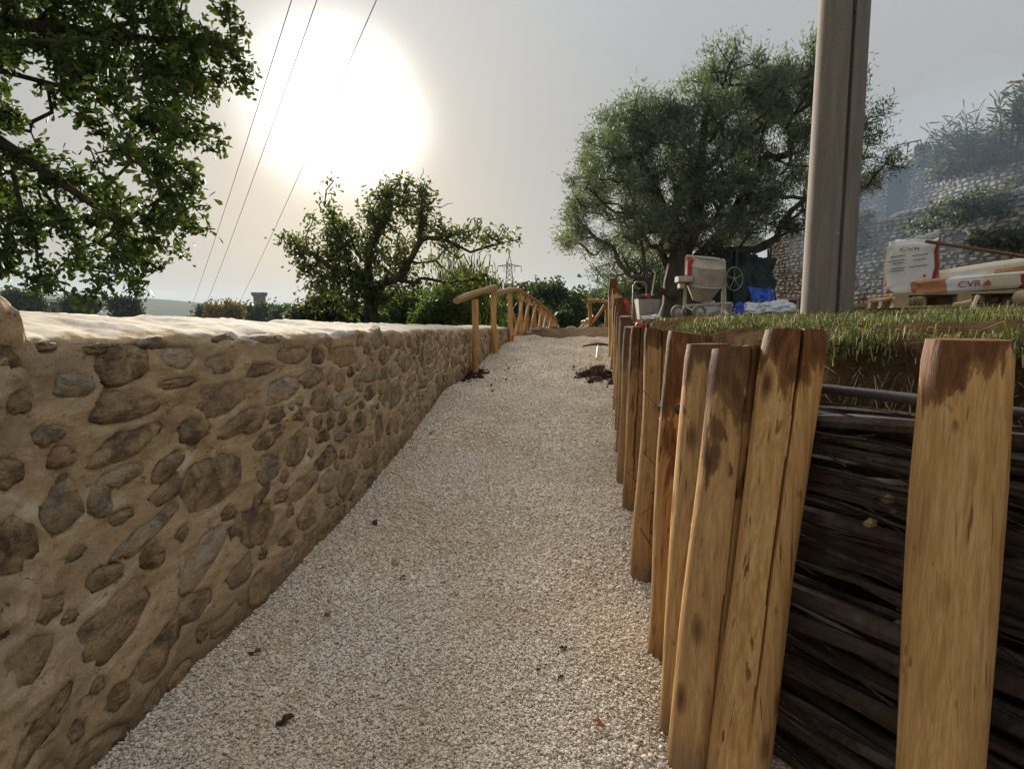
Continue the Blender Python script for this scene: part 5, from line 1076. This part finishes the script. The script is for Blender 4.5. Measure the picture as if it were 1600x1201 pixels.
# upright sack
c = pp(.22, .24, .15); yaw = norm((.86, -.5, 0)); ay = norm((.5, .86, 0)); AX = np.array([yaw, ay, (0, 0, 1)])
e = sack('cement_sack', c, (.455, .2, .52), AX, [M['white'], M['orange'], M['maroon']], lambda x, y, z: 1 if (x < -.985 or x > .93 or (z < -.95)) else (2 if .84 < x <= .93 else 0), 'upright white cement sack with orange edges at the pallet left end', 3, .02, .22)
fr_ = c - ay * .112
mb = MB(); random.seed(3)     # crumpled, folded-over top
vs = []; n1, n2_ = 26, 8
for i in range(n1):
    t = i / (n1 - 1); 
    for j in range(n2_):
        q = j / (n2_ - 1); h = .49 + .03 * t + q * (.03 + .075 * max(0, t - .25)) + .018 * mn.noise(Vector((t * 9, q * 3, 1))); vs.append(c + yaw * (-.215 + .41 * t) + ay * (.085 * (1 - 2 * q) * (1 - .7 * q) + .025 * mn.noise(Vector((t * 12, q * 4, 5)))) + np.array([0, 0, h]))
mb.add(vs, [(i * n2_ + j, (i + 1) * n2_ + j, (i + 1) * n2_ + j + 1, i * n2_ + j + 1) for i in range(n1 - 1) for j in range(n2_ - 1)])
q = mb.build('folded_top', M['white'], e); q.modifiers.new('thick', 'SOLIDIFY').thickness = .006
zz = np.array([0, 0, 1.])
lettering('CVR', 'lettering', fr_ + zz * .425 + yaw * -.03 - ay * .004, yaw, norm(zz + yaw * .08), .03, M['ink'], e, 2.2)
for k, (x, z, w_) in enumerate(((-.13, .37, .13), (.06, .375, .13), (-.14, .325, .15), (-.12, .30, .1), (.06, .33, .11), (-.12, .25, .12), (.05, .265, .15), (-.13, .225, .12))): panel('print_line', fr_ + yaw * x + zz * z - ay * .003, norm(yaw + zz * .12), zz, w_, .006, M['black'], e)
panel('warning_triangle', fr_ + yaw * .11 + zz * .17 - ay * .004, yaw, zz, .03, .026, M['black'], e, tri=True)
# front sack lying on its side, branded end towards the camera
AXL = np.array([norm(u + np.array([0, 0, .06])), v, (0, 0, 1)]); c = pp(.76, .16, .148)
e = sack('cement_sack', c, (1.12, .33, .16), AXL, [M['orange'], M['white'], M['cream'], M['maroon']], lambda x, y, z: 0 if x < -.42 else (1 if x < .19 else (2 if x < .33 or z > .7 else 3)), 'front cement sack lying flat with white lettered panel', 8, .009, .3)
f2 = c - v * .176 + zz * .082
lettering('CVR', 'lettering', f2 + AXL[0] * -.115 - zz * .03 - v * .002, AXL[0], zz, .06, M['ink'], e, 1.25)
panel('logo_triangle', f2 + AXL[0] * .035 - v * .003 + zz * .0, AXL[0], zz, .075, .056, M['ink'], e, tri=True)
mb = MB(); mb.ring(c + AXL[0] * -.40 + zz * .075, AXL[0], .079, .006, 20, 5); mb.build('tie', M['rust'], e)
# rear sack leaning on top
AXR = np.array([norm(u + np.array([0, 0, .13])), v, (0, 0, 1)]); c = pp(.98, .48, .2)
e = sack('cement_sack', c, (1.25, .4, .24), AXR, [M['cream'], M['orange'], M['white']], lambda x, y, z: 0 if (z > .25 + .3 * (x < -.3) ) else (1 if x > -.16 else (2 if x < -.2 and z > -.5 else 0)), 'rear cement sack with cream top and orange printed side', 5, .012, .42)
f3 = c - v * .205 + zz * .12
lettering('CVR', 'lettering', f3 + AXR[0] * -.30 - zz * .05 - v * .004, AXR[0], zz, .045, M['ink'], e, 1.3)
panel('logo_triangle', f3 + AXR[0] * -.2 - v * .006 - zz * .03, AXR[0], zz, .045, .04, M['ink'], e, tri=True)
lettering('RINZAFFO', 'lettering', f3 + AXR[0] * .05 + zz * .02 - v * .012, AXR[0], zz, .034, M['cream'], e, 1.0)
# brown rod resting across the sacks
a, b = pix(1446, 377, 6.15), pix(1640, 408, 5.75); log = log_between(a, b, .017, 9, 8, 10, .004); log.build('wooden_rod', M['stick'], org=a, label='long brown rod laid from the upright sack across the pallet', cat='rod')
# rounded stone and twigs by the pallet
c = pix(1597, 466, 5.5); bm = bmesh.new(); bmesh.ops.create_icosphere(bm, subdivisions=3, radius=.075); mb = MB(); mb.add([np.array(vv.co) * (1 + .2 * mn.noise(vv.co * 8)) + c for vv in bm.verts], [[q.index for q in f.verts] for f in bm.faces]); bm.free()
mb.build('rock', M['pallet'], org=c, label='rounded tan stone against the pallet at the right edge', cat='stone')
for i, (a, b, k, lab) in enumerate((((1512, 496, 5.2), (1528, 462, 5.3), 1, 'pale forked stick leaning on the pallet front'), ((1522, 498, 5.2), (1519, 478, 5.25), 1, 'short thick pale stick stump before the pallet'), ((1548, 505, 4.9), (1576, 470, 5.2), 0, 'dark thin twig by the pallet right part'), ((1550, 494, 5.0), (1600, 488, 4.9), 0, 'low dark twig lying in the grass at right edge'), ((1490, 476, 5.4), (1516, 470, 5.5), 1, 'flat pale splinter lying under the pallet front edge'))):
    A_, B_ = pix(*a), pix(*b); log_between(A_, B_, .017 if k else .008, 700 + i, 6, 6, .02).build('stick', M['paleaxe'] if k else M['stick'], org=A_, label=lab, cat='stick', group='sticks around the pallet')

# ------------------------------------------------------------------ cement mixer
DM = 11.6; mg = pix(1098, 496, DM); mg[2] = float(zb(mg[0], mg[1])) - .02; m_ = pxm(DM)
X0 = lambda px: (px - CX) / FPX * DM
Zp = lambda py: float(pix(1098, py, DM)[2])
e = empty('cement_mixer', mg, 'cream cement mixer with red cover standing under the olive tree', 'cement mixer')
mb = MB(); ctr = np.array([X0(1097), DM, Zp(438)]); ax = norm((.06, -.25, 1)); rr = 27 * m_
mb.lathe(ctr, ax, [(-.38, .12), (-.38, rr * .5), (-.10, rr * .97), (-.07, rr), (.24, rr), (.27, rr * 1.02), (.29, rr * .98), (.38, rr * .86), (.41, rr * .87), (.41, rr * .8), (.30, rr * .76), (-.05, rr * .8)], 32); mb.build('drum', M['mixer'], e)
mb = MB(); mb.ring(ctr + ax * -.085, ax, rr * 1.0, .014, 32, 6); mb.build('gear_ring', M['mixer'], e)
mb = MB(); mb.tube([(X0(1068), DM, Zp(400)), (X0(1126), DM, Zp(407))], .028, 8); mb.tube([(X0(1068), DM, Zp(400)), (X0(1068), DM, Zp(435))], .028, 8); mb.tube([(X0(1126), DM, Zp(407)), (X0(1128), DM, Zp(440)), (X0(1130), DM, Zp(485))], .03, 8); mb.build('yoke', M['mixer'], e)
mb = MB(); mb.box((X0(1071), DM - .05, Zp(418)), (.11, .24, 27 * m_)); q = mb.build('cover', M['red'], e); q.modifiers.new('b', 'BEVEL').width = .03
mb = MB(); mb.box((X0(1063), DM - .08, Zp(437)), (22 * m_, .28, 9 * m_)); mb.box((X0(1060), DM - .06, Zp(447)), (8 * m_, .2, 8 * m_)); q = mb.build('motor_box', M['mixer'], e); q.modifiers.new('b', 'BEVEL').width = .012
mb = MB(); mb.tube([(X0(1068), DM, Zp(440)), (X0(1067), DM, Zp(488))], .035, 8); mb.tube([(X0(1067), DM - .02, Zp(478)), (X0(1138), DM - .02, Zp(474))], .03, 8); mb.tube([(X0(1067), DM, Zp(478)), (X0(1056), DM - .25, Zp(490))], .02, 7); mb.tube([(X0(1067), DM, Zp(478)), (X0(1082), DM - .3, Zp(490))], .02, 7)
mb.tube([(X0(1124), DM, Zp(425)), (X0(1124), DM - .1, Zp(494))], .022, 7); mb.tube([(X0(1130), DM, Zp(485)), (X0(1130), DM - .3, Zp(497))], .03, 8); mb.tube([(X0(1130), DM, Zp(485)), (X0(1130), DM + .35, Zp(495))], .03, 8); mb.build('frame', M['mixer'], e)
for px, dy in ((1056, -.05), (1081, -.35)):
    mb = MB(); c = np.array([X0(px), DM + dy, Zp(488)]); axw = norm((.35, -1, 0)); mb.lathe(c - axw * .045, axw, [(0, .10), (.0, .12), (.02, .138), (.07, .138), (.09, .12), (.09, .10), (.08, .095), (.06, .09)], 24); w = mb.build('wheel', M['rubber'], e)
    mb = MB(); mb.lathe(c + axw * .03 - axw * .0, axw, [(0, .09), (.006, .088), (.010, .04), (.02, .03), (.028, .0)], 20); h = link('hub', mb.mesh('hub', M['mixer'], np.array(e.location)), w)
mb = MB(); hc = np.array([X0(1140), DM - .1, Zp(436)]); ah = norm((.5, -1, 0)); hr = .215; mb.ring(hc, ah, hr, .011, 32, 6); xx = norm(np.cross((0, 0, 1), ah))
for k in range(5): t = k * 2 * math.pi / 5 + .4; mb.tube([hc, hc + (xx * math.cos(t) + np.array([0, 0, 1]) * math.sin(t)) * hr], .008, 6)
mb.lathe(hc - ah * .03, ah, [(0, .035), (.05, .035)], 12); mb.build('handwheel', M['steel'], e)

# ------------------------------------------------------------------ netting shelter, sheets and small things round the mixer
def cloth(name, quad, m, parent, seed, nu=34, nv=26, amp=.08, folds=7, org=None):
    a, b, c, d_ = [np.asarray(q, float) for q in quad]; nrm = norm(np.cross(b - a, d_ - a)); V = []
    for i in range(nu):
        s = i / (nu - 1)
        for j in range(nv):
            t = j / (nv - 1); p = (a * (1 - s) + b * s) * (1 - t) + (d_ * (1 - s) + c * s) * t
            w = amp * (math.sin(s * folds * 2 + t * 5 + seed) * .5 * (.3 + t) + mn.noise(Vector((s * 4 + seed, t * 3, 0))) + .5 * mn.noise(Vector((s * 9 + seed, t * 9, 2)))); p = p + nrm * w + np.array([0, 0, -.04 * math.sin(math.pi * s) * (1 - t)]); V.append(p - np.array(parent.location))
    q = link(name, fast_mesh(name, V, grid_faces(nu, nv), m, True), parent); md = q.modifiers.new('t', 'SOLIDIFY'); md.thickness = .008; return q
DS = 12.6
e = empty('netting_shelter', pix(1165, 490, DS), 'improvised shelter of dark green netting over poles beside the mixer', 'shelter')
cloth('netting', (pix(1128, 388, DS), pix(1152, 389, DS - .1), pix(1158, 470, DS - .3), pix(1126, 474, DS)), M['tarp'], e, 2, amp=.06)
cloth('netting', (pix(1150, 388, DS - .1), pix(1212, 404, DS + .1), pix(1208, 452, DS - .3), pix(1150, 480, DS - .5)), M['tarp'], e, 5, amp=.14)
cloth('netting', (pix(1100, 396, DS + .5), pix(1130, 388, DS + .1), pix(1130, 478, DS), pix(1100, 470, DS + .5)), M['tarp'], e, 8, amp=.06)
cloth('blue_sheet', (pix(1166, 446, DS - .75), pix(1204, 449, DS - .75), pix(1212, 469, DS - .9), pix(1178, 472, DS - .95)), M['blue'], e, 3, amp=.05)
for px0, y0, px1, y1, dd2 in ((1152, 388, 1146, 488, -.2), (1205, 384, 1204, 408, .2), (1176, 397, 1206, 385, .1), (1200, 390, 1212, 470, .1), (1172, 440, 1174, 482, -.5)):
    mb = MB(); mb.tube([pix(px0, y0, DS + dd2), pix(px1, y1, DS + dd2)], .022, 7); mb.build('pole', M['iron'], e)
def lump(name, c, size, m, label, cat, seed, amp=.25, rz=0, group=None, floor=-.6):
    bm = bmesh.new(); bmesh.ops.create_icosphere(bm, subdivisions=5, radius=1); mb = MB(); vs = []
    for v_ in bm.verts:
        k = 1 + amp * (mn.noise(v_.co * 1.4 + Vector((seed, 0, 0))) + .55 * mn.noise(v_.co * 3.4 + Vector((0, seed, 0))) + .28 * abs(mn.noise(v_.co * 8 + Vector((0, 0, seed))))); p = v_.co * k; p.z = max(p.z, floor); q = Vector((p.x * size[0], p.y * size[1], p.z * size[2])); q.rotate(Matrix.Rotation(rz, 3, 'Z')); vs.append(np.array(q) + c)
    mb.add(vs, [[q.index for q in f.verts] for f in bm.faces]); bm.free(); return mb.build(name, m, org=c, label=label, cat=cat, group=group)
GS = 'heaps of milky sheeting'
def onb(px, py, d, lift=0):
    p = pix(px, py, d); p[2] = float(zb(p[0], p[1])) + lift; return p
lump('plastic_sheet', onb(1215, 480, 11.2, .08), (.34, .24, .17), M['sheet'], 'rounded bundle of milky plastic sheeting right of the blue jug', 'plastic sheet', 3, .3, 0, GS)
lump('plastic_sheet', onb(1182, 482, 11.4, .06), (.36, .25, .14), M['sheet'], 'flat crumpled milky sheeting behind the blue jug', 'plastic sheet', 6, .45, 0, GS)
lump('plastic_sheet', onb(1122, 480, 13.0, .12), (.42, .3, .3), M['sheet'], 'white sheeting heaped under the mixer drum', 'plastic sheet', 9, .4, 0, GS)
lump('plastic_sheet', onb(1145, 470, 13.4, .2), (.5, .3, .33), M['sheet'], 'white sheeting piled behind the mixer handwheel', 'plastic sheet', 12, .4, 0, GS)
lump('plastic_sheet', pix(1165, 377, 16), (.42, .3, .22), M['sheet'], 'pale sheet of plastic caught among the olive branches', 'plastic sheet', 15, .4, 0, GS)
# blue jug
e0 = onb(1155, 488, 10.6); mb = MB(); mb.lathe(e0, (0, 0, 1), [(0, .05), (0, .075), (.02, .08), (.1, .078), (.12, .065), (.125, .08), (.19, .075), (.215, .03), (.24, .03)], 20); e = mb.build('blue_jug', M['blue'], org=e0, label='small blue plastic jug standing on the grass', cat='jug')
mb = MB(); mb.ring(np.array([.075, 0, .16]), (0, 1, 0), .04, .009, 14, 6); q = link('handle', mb.mesh('handle', M['blue']), e)
# grey tub with tools
tb_ = onb(1010, 490, 11.0); e = empty('mortar_tub', tb_, 'square grey plastic tub holding odds and ends by the olive trunk', 'tub'); mb = MB(); w0, w1, h = .15, .19, .36
for i in range(1): mb.add([tb_ + np.array(q) for q in ((-w0, -w0, 0), (w0, -w0, 0), (w0, w0, 0), (-w0, w0, 0), (-w1, -w1, h), (w1, -w1, h), (w1, w1, h), (-w1, w1, h), (-w1 * .88, -w1 * .88, h), (w1 * .88, -w1 * .88, h), (w1 * .88, w1 * .88, h), (-w1 * .88, w1 * .88, h), (-w0 * .9, -w0 * .9, .1), (w0 * .9, -w0 * .9, .1), (w0 * .9, w0 * .9, .1), (-w0 * .9, w0 * .9, .1))],
    [(3, 2, 1, 0), (0, 1, 5, 4), (1, 2, 6, 5), (2, 3, 7, 6), (3, 0, 4, 7), (4, 5, 9, 8), (5, 6, 10, 9), (6, 7, 11, 10), (7, 4, 8, 11), (8, 9, 13, 12), (9, 10, 14, 13), (10, 11, 15, 14), (11, 8, 12, 15), (12, 13, 14, 15)])
mb.build('tub_body', M['greyplastic'], e, smooth=False); mb = MB(); mb.ring(tb_ + np.array([0.03, -.18, .2]), (0, 1, -.1), .07, .006, 20, 5); mb.build('moulded_ring', M['greyplastic'], e)
for i, (dx, m, lab) in enumerate(((-.1, 'iron', 'dark tool lying on the left of the grey tub'), (.02, 'red', 'red tool lying on top of the grey tub'), (.13, 'black', 'black and white bundle on the right of the grey tub'))):
    lump('tool_bundle', tb_ + np.array([dx, -.02, h + .02]), (.075, .06, .06), M[m], lab, 'tool', 20 + i, .5, 0, 'things on the grey tub')
mb = MB(); p = tb_ + np.array([-.2, .25, 0]); mb.tube([p, p + np.array([0, 0, .62]), p + np.array([.04, 0, .68]), p + np.array([.2, 0, .68]), p + np.array([.24, 0, .62]), p + np.array([.24, 0, 0])], .014, 7); mb.tube([p + np.array([0, 0, .4]), p + np.array([.24, 0, .4])], .01, 6); mb.build('trolley_frame', M['steel'], org=p, label='light metal trolley frame behind the grey tub', cat='trolley')
a = tb_ + np.array([.1, .2, .1]); log_between(a, a + np.array([.09, 0, .75]), .014, 44, 7, 6, .005).build('rake', M['paleaxe'], org=a, label='pale wooden tool leaning behind the grey tub', cat='tool')
# red drum between the stakes
c = pix(972, 500, 12.0); c[2] = float(zb(c[0], 12.0)) - .03; mb = MB(); mb.lathe(c, (0, 0, 1), [(0, .1), (0, .125), (.02, .13), (.2, .13), (.22, .122), (.24, .13), (.46, .13), (.5, .11), (.53, .04), (.56, .04)], 20); e = mb.build('red_drum', M['red'], org=c, label='red plastic drum behind the tall palisade stakes', cat='drum'); mb = MB(); mb.ring((0, -.13, .33), (0, 1, 0), .05, .012, 18, 6); link('handle', mb.mesh('handle', M['red']), e)
# split red and white sack on the bank edge
lump('torn_sack', onb(1018, 497, 7.6, .03), (.1, .07, .035), M['white'], 'crumpled white paper scrap at the bank edge', 'paper scrap', 33, .6); lump('torn_sack', onb(1000, 496, 7.4, .02), (.055, .05, .045), M['red'], 'small red torn sack beside the white paper scrap', 'torn sack', 35, .3)
# pickaxe on the gravel
hd = pix(935, 550, 11.3); hd[2] = float(zp(11.3)) + .05; mb = MB(); P = [hd + np.array([(t - .5) * .62, -.02, .05 * (1 - (2 * t - 1) ** 2)]) for t in np.linspace(0, 1, 12)]
e = empty('pickaxe', hd, 'pickaxe with pale handle lying on the gravel near the palisade', 'pickaxe'); mb.tube(P, [.008, .014, .018, .02, .024, .03, .03, .024, .02, .02, .022, .02], 6); mb.build('head', M['iron'], e)
tl = pix(932, 570, 9.95); tl[2] = float(zp(9.95)) + .05; log_between(hd + np.array([0, .05, .04]), tl, .019, 3, 8, 8, .004).build('handle', M['paleaxe'], e)

# ------------------------------------------------------------------ leaves fallen on the gravel
for i, (px, py, s, col, lab) in enumerate(((617, 884, .032, 'pl', 'round tan fallen leaf in the middle of the gravel'), (628, 906, .02, 'or', 'orange scrap of leaf right below the round tan leaf'), (512, 967, .026, 'or', 'small reddish fallen leaf left of the path middle'), (398, 1026, .028, 'br', 'red-brown fallen leaf near the rubble wall foot'), (445, 1125, .032, 'dk', 'dark brown curled leaf at the lower left of the gravel'), (880, 1021, .024, 'dk', 'blackish shrivelled leaf before the near palisade'), (936, 1140, .02, 'or', 'rust-orange fallen leaf at the lower right of the gravel'), (674, 681, .035, 'or', 'orange fallen leaf far up the gravel near the wall'), (586, 818, .03, 'dk', 'dark fallen leaf close to the wall halfway up'), (841, 1052, .014, 'dk', 'tiny black seed head left of the shrivelled leaf'), (876, 1066, .014, 'dk', 'tiny black seed head below the shrivelled leaf'))):
    P = on_ground(px, py); P[2] += .016 + path_bump(P[0], P[1]); a = random.uniform(0, 6.28); mb = MB(); n = 12; ring = []
    for k in range(n): t = 2 * math.pi * k / n; r = s * (1 - .35 * abs(math.sin(t))) * (1 + .18 * math.sin(5 * t)); x, y = r * math.cos(t), r * math.sin(t) * .75; ring.append(P + np.array([x * math.cos(a) - y * math.sin(a), x * math.sin(a) + y * math.cos(a), .35 * abs(y) + .012 * math.sin(x / s * 3)]))
    mb.add(ring + [P], [(k, (k + 1) % n, n) for k in range(n)]); key = 'leaf_' + col
    if key not in M: M[key] = plain('dry_leaf_' + {'pl': 'tan', 'or': 'orange', 'br': 'redbrown', 'dk': 'dark'}[col], {'pl': (.36, .28, .14), 'or': (.42, .17, .07), 'br': (.2, .07, .04), 'dk': (.05, .032, .02)}[col], .7, .25, 60)
    q = mb.build('fallen_leaf', M[key], org=P, label=lab, cat='leaf', group='leaves fallen on the gravel'); q.modifiers.new('t', 'SOLIDIFY').thickness = .0015

# ------------------------------------------------------------------ smoke and air
def volume(name, col, dens, aniso=0.0):
    m = bpy.data.materials.new(name); m.use_nodes = True; t = m.node_tree; t.nodes.clear(); o = t.nodes.new('ShaderNodeOutputMaterial'); v_ = t.nodes.new('ShaderNodeVolumePrincipled'); v_.inputs['Color'].default_value = (*col, 1); v_.inputs['Density'].default_value = dens; v_.inputs['Anisotropy'].default_value = aniso; t.links.new(v_.outputs[0], o.inputs['Volume']); return m
sm = volume('blue_smoke', (.55, .72, .95), .017)
bm = bmesh.new(); bmesh.ops.create_icosphere(bm, subdivisions=4, radius=1); mb = MB(); c = np.array([13.0, 19.0, 5.0])
mb.add([c + np.array([v_.co.x * 3.6, v_.co.y * 6.0, v_.co.z * 3.2]) * (1 + .3 * mn.noise(v_.co * 1.7) + .12 * mn.noise(v_.co * 4)) for v_ in bm.verts], [[q.index for q in f.verts] for f in bm.faces]); bm.free()
o = mb.build('smoke', sm, kind='stuff', label='thin blue smoke drifting in front of the castle wall')
HZ = True
if HZ:
    mb = MB(); mb.box((0, 1600, 55), (11400, 4600, 150)); o = mb.build('haze', volume('pale_air', (.75, .86, .98), .00014), kind='stuff', label='pale hazy air over the valley', smooth=False)
